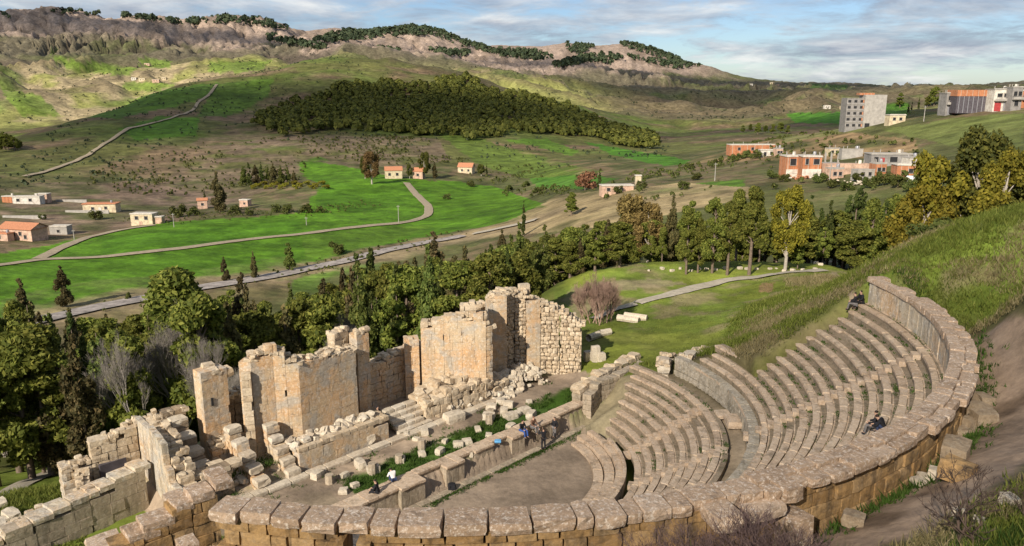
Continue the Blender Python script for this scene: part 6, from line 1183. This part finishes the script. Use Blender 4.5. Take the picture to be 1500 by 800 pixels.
p = on(554, 627, -23.2); person(p, face_to(p, TCEN), 'stand', 'person in black standing close to the podium end of the tall stage wall', M_BLK, M_BLK, arms='down', hood=True)
p = on(796, 659, -24.27); person(p, face_to(p, w(6, 1, 0)), 'stand', 'taller person in black standing on the orchestra floor next to the low stage wall', M_BLK, M_BLK, arms='raised')
p = on(812, 642, -24.25); person(p, face_to(p, w(0, 0, 0)), 'stand', 'person in a dark coat standing right of the taller one at the low stage wall', M_BLK, M_GREYC, arms='pockets')
p = w(4.35, .28, -22.93); person(p, face_to(p, w(4.0, -6, 0)), 'sit', 'person in black top and blue jeans sitting on the low stage wall', M_BLK, M_BLUE, arms='lap')
p = w(5.3, .15, -22.93); person(p, face_to(p, w(5.4, -6, 0)), 'sit', 'person in a brown coat sitting on the low stage wall left of the standing one', M_BRN, M_GREYC, arms='lap', hood=True)
p = on(553, 722, -22.9); person(p, face_to(p, w(-12, 6, 0)), 'sit', 'person in black with dark hair sitting on the stage wall just above the curved wall', M_BLK, M_BLK, arms='lap')
p = on(577, 706, -22.9); person(p, face_to(p, w(-5, 8, 0)), 'crouch', 'crouching person in a white top with dark trousers at the stage wall', M_WHC, M_NAVY, arms='lap')
p = on(1262, 444, -13.75); person(p, face_to(p, TCEN), 'sit', 'person in black sitting on the highest seats at the far wall end', M_BLK, M_BLK, arms='lap')
p = on(1254, 447, -13.80); person(p, face_to(p, w(16, -8, 0)), 'sit', 'person in grey trousers sitting just in front at the far end of the top row', M_BLK, M_GREYC, arms='lap')
p = pol(22.95, 8.9, -15.08); person(p, face_to(p, TCEN), 'sit', 'person in a dark jacket sitting in the upper seats near the curved wall', M_BLK, M_GREYC, arms='lap')
p = pol(23.5, 5.7, -14.65); person(p, face_to(p, TCEN), 'crouch', 'person whose dark head just shows above the curved wall', M_BLK, M_NAVY, arms='lap')
p = on(662, 718, -24.28); bg_ = empty('backpack', p, 'round black backpack lying on the orchestra floor', 'backpack'); m_ = MB(); rblock(m_, (0, 0, .22), (.5, .42, .46), 0, .03, .16); m_.build('pouch', M_BLK, bg_); m_ = MB(); m_.tube([(-.1, -.18, .2), (-.1, -.28, .35), (-.1, -.1, .46)], [.02, .02, .02], 4); m_.build('strap', M_BLK, bg_)
p = on(729, 648, -22.93); m_ = MB(); rblock(m_, (0, 0, .08), (.45, .3, .18), 0, .08, .14); o = m_.build('folded_garment', M_LBLUE); o.location = p; tag(o, 'crumpled light blue garment left on the low stage wall', 'garment')
p = G(1410, 752, 12); m_ = MB(); rblock(m_, (0, 0, .05), (.35, .25, .1), 0, .12, .14); o = m_.build('litter', M_WHC); o.location = p; tag(o, 'crumpled white and blue litter on the dark bank', 'litter')

# ---------------------------------------------------------------- unseen clouds added overhead to shade parts of the hills and the seating
def shade_veil_mat(am):
    m, nt, b = newmat('shade_veil'); b.inputs['Base Color'].default_value = (.9, .9, .92, 1); b.inputs['Roughness'].default_value = 1
    tcx = nt.nodes.new('ShaderNodeTexCoord'); n = NOISE(nt, tcx.outputs['Object'], 2.2, 7, .6); fl = nt.nodes.new('ShaderNodeVectorMath'); fl.operation = 'MULTIPLY'; fl.inputs[1].default_value = (1, 1, 0); nt.links.new(tcx.outputs['Object'], fl.inputs[0]); l = nt.nodes.new('ShaderNodeVectorMath'); l.operation = 'LENGTH'; nt.links.new(fl.outputs[0], l.inputs[0])
    a = RAMP(nt, M(nt, 'SUBTRACT', M(nt, 'ADD', l.outputs['Value'], M(nt, 'MULTIPLY', n, .9)), .45), [(.5, am), (.95, 0.0)])
    nt.links.new(a, b.inputs['Alpha']); return m
M_SHADE_VEIL = shade_veil_mat(.62); M_SHADE_VEIL2 = shade_veil_mat(.2)
def shade_cloud(target, size, lab, H=1500, rz=0, mat=None):
    x = target[0] + SUNV.x / SUNV.z * (H - target[2]); y = target[1] + SUNV.y / SUNV.z * (H - target[2]); nlat, nlon = 10, 18; V = []
    for i in range(nlat + 1):
        for j in range(nlon): th = math.pi * i / nlat; ph = 2 * math.pi * j / nlon; k = 1 + .2 * math.sin(ph * 3 + i) ; V.append((math.sin(th) * math.cos(ph) * k, math.sin(th) * math.sin(ph) * k, math.cos(th) * (.8 if th < 1.57 else .35)))
    Q = [(i * nlon + j, i * nlon + (j + 1) % nlon, (i + 1) * nlon + (j + 1) % nlon, (i + 1) * nlon + j) for i in range(nlat) for j in range(nlon)]
    o = mesh_np('shade_cloud', np.array(V), np.array(Q)[:, ::-1], mat or M_SHADE_VEIL, None, True); o.location = (x, y, H); o.scale = (size[0], size[1], size[2]); o.rotation_euler = (0, 0, rz); o['kind'] = 'structure'
SHADE_CLOUDS = [((-300, 800, -20), (520, 260, 60), .2), ((900, 3300, 150), (1500, 700, 90), .1), ((-1500, 3200, 150), (1100, 420, 90), -.2), ((500, 900, -20), (500, 170, 60), -.1), ((1500, 1600, -20), (900, 500, 80), 0), ((650, 2400, -20), (700, 330, 80), .15)]
for tg, sz, rz_ in SHADE_CLOUDS: shade_cloud(tg, sz, '', 1600, rz_)  # out of view, added only to shade chosen hills
fc = w(0, -24, -15); shade_cloud(fc, (44, 27, 12), '', 420, math.radians(45), M_SHADE_VEIL2)  # unseen veil added behind the view to dim the sun on the seating
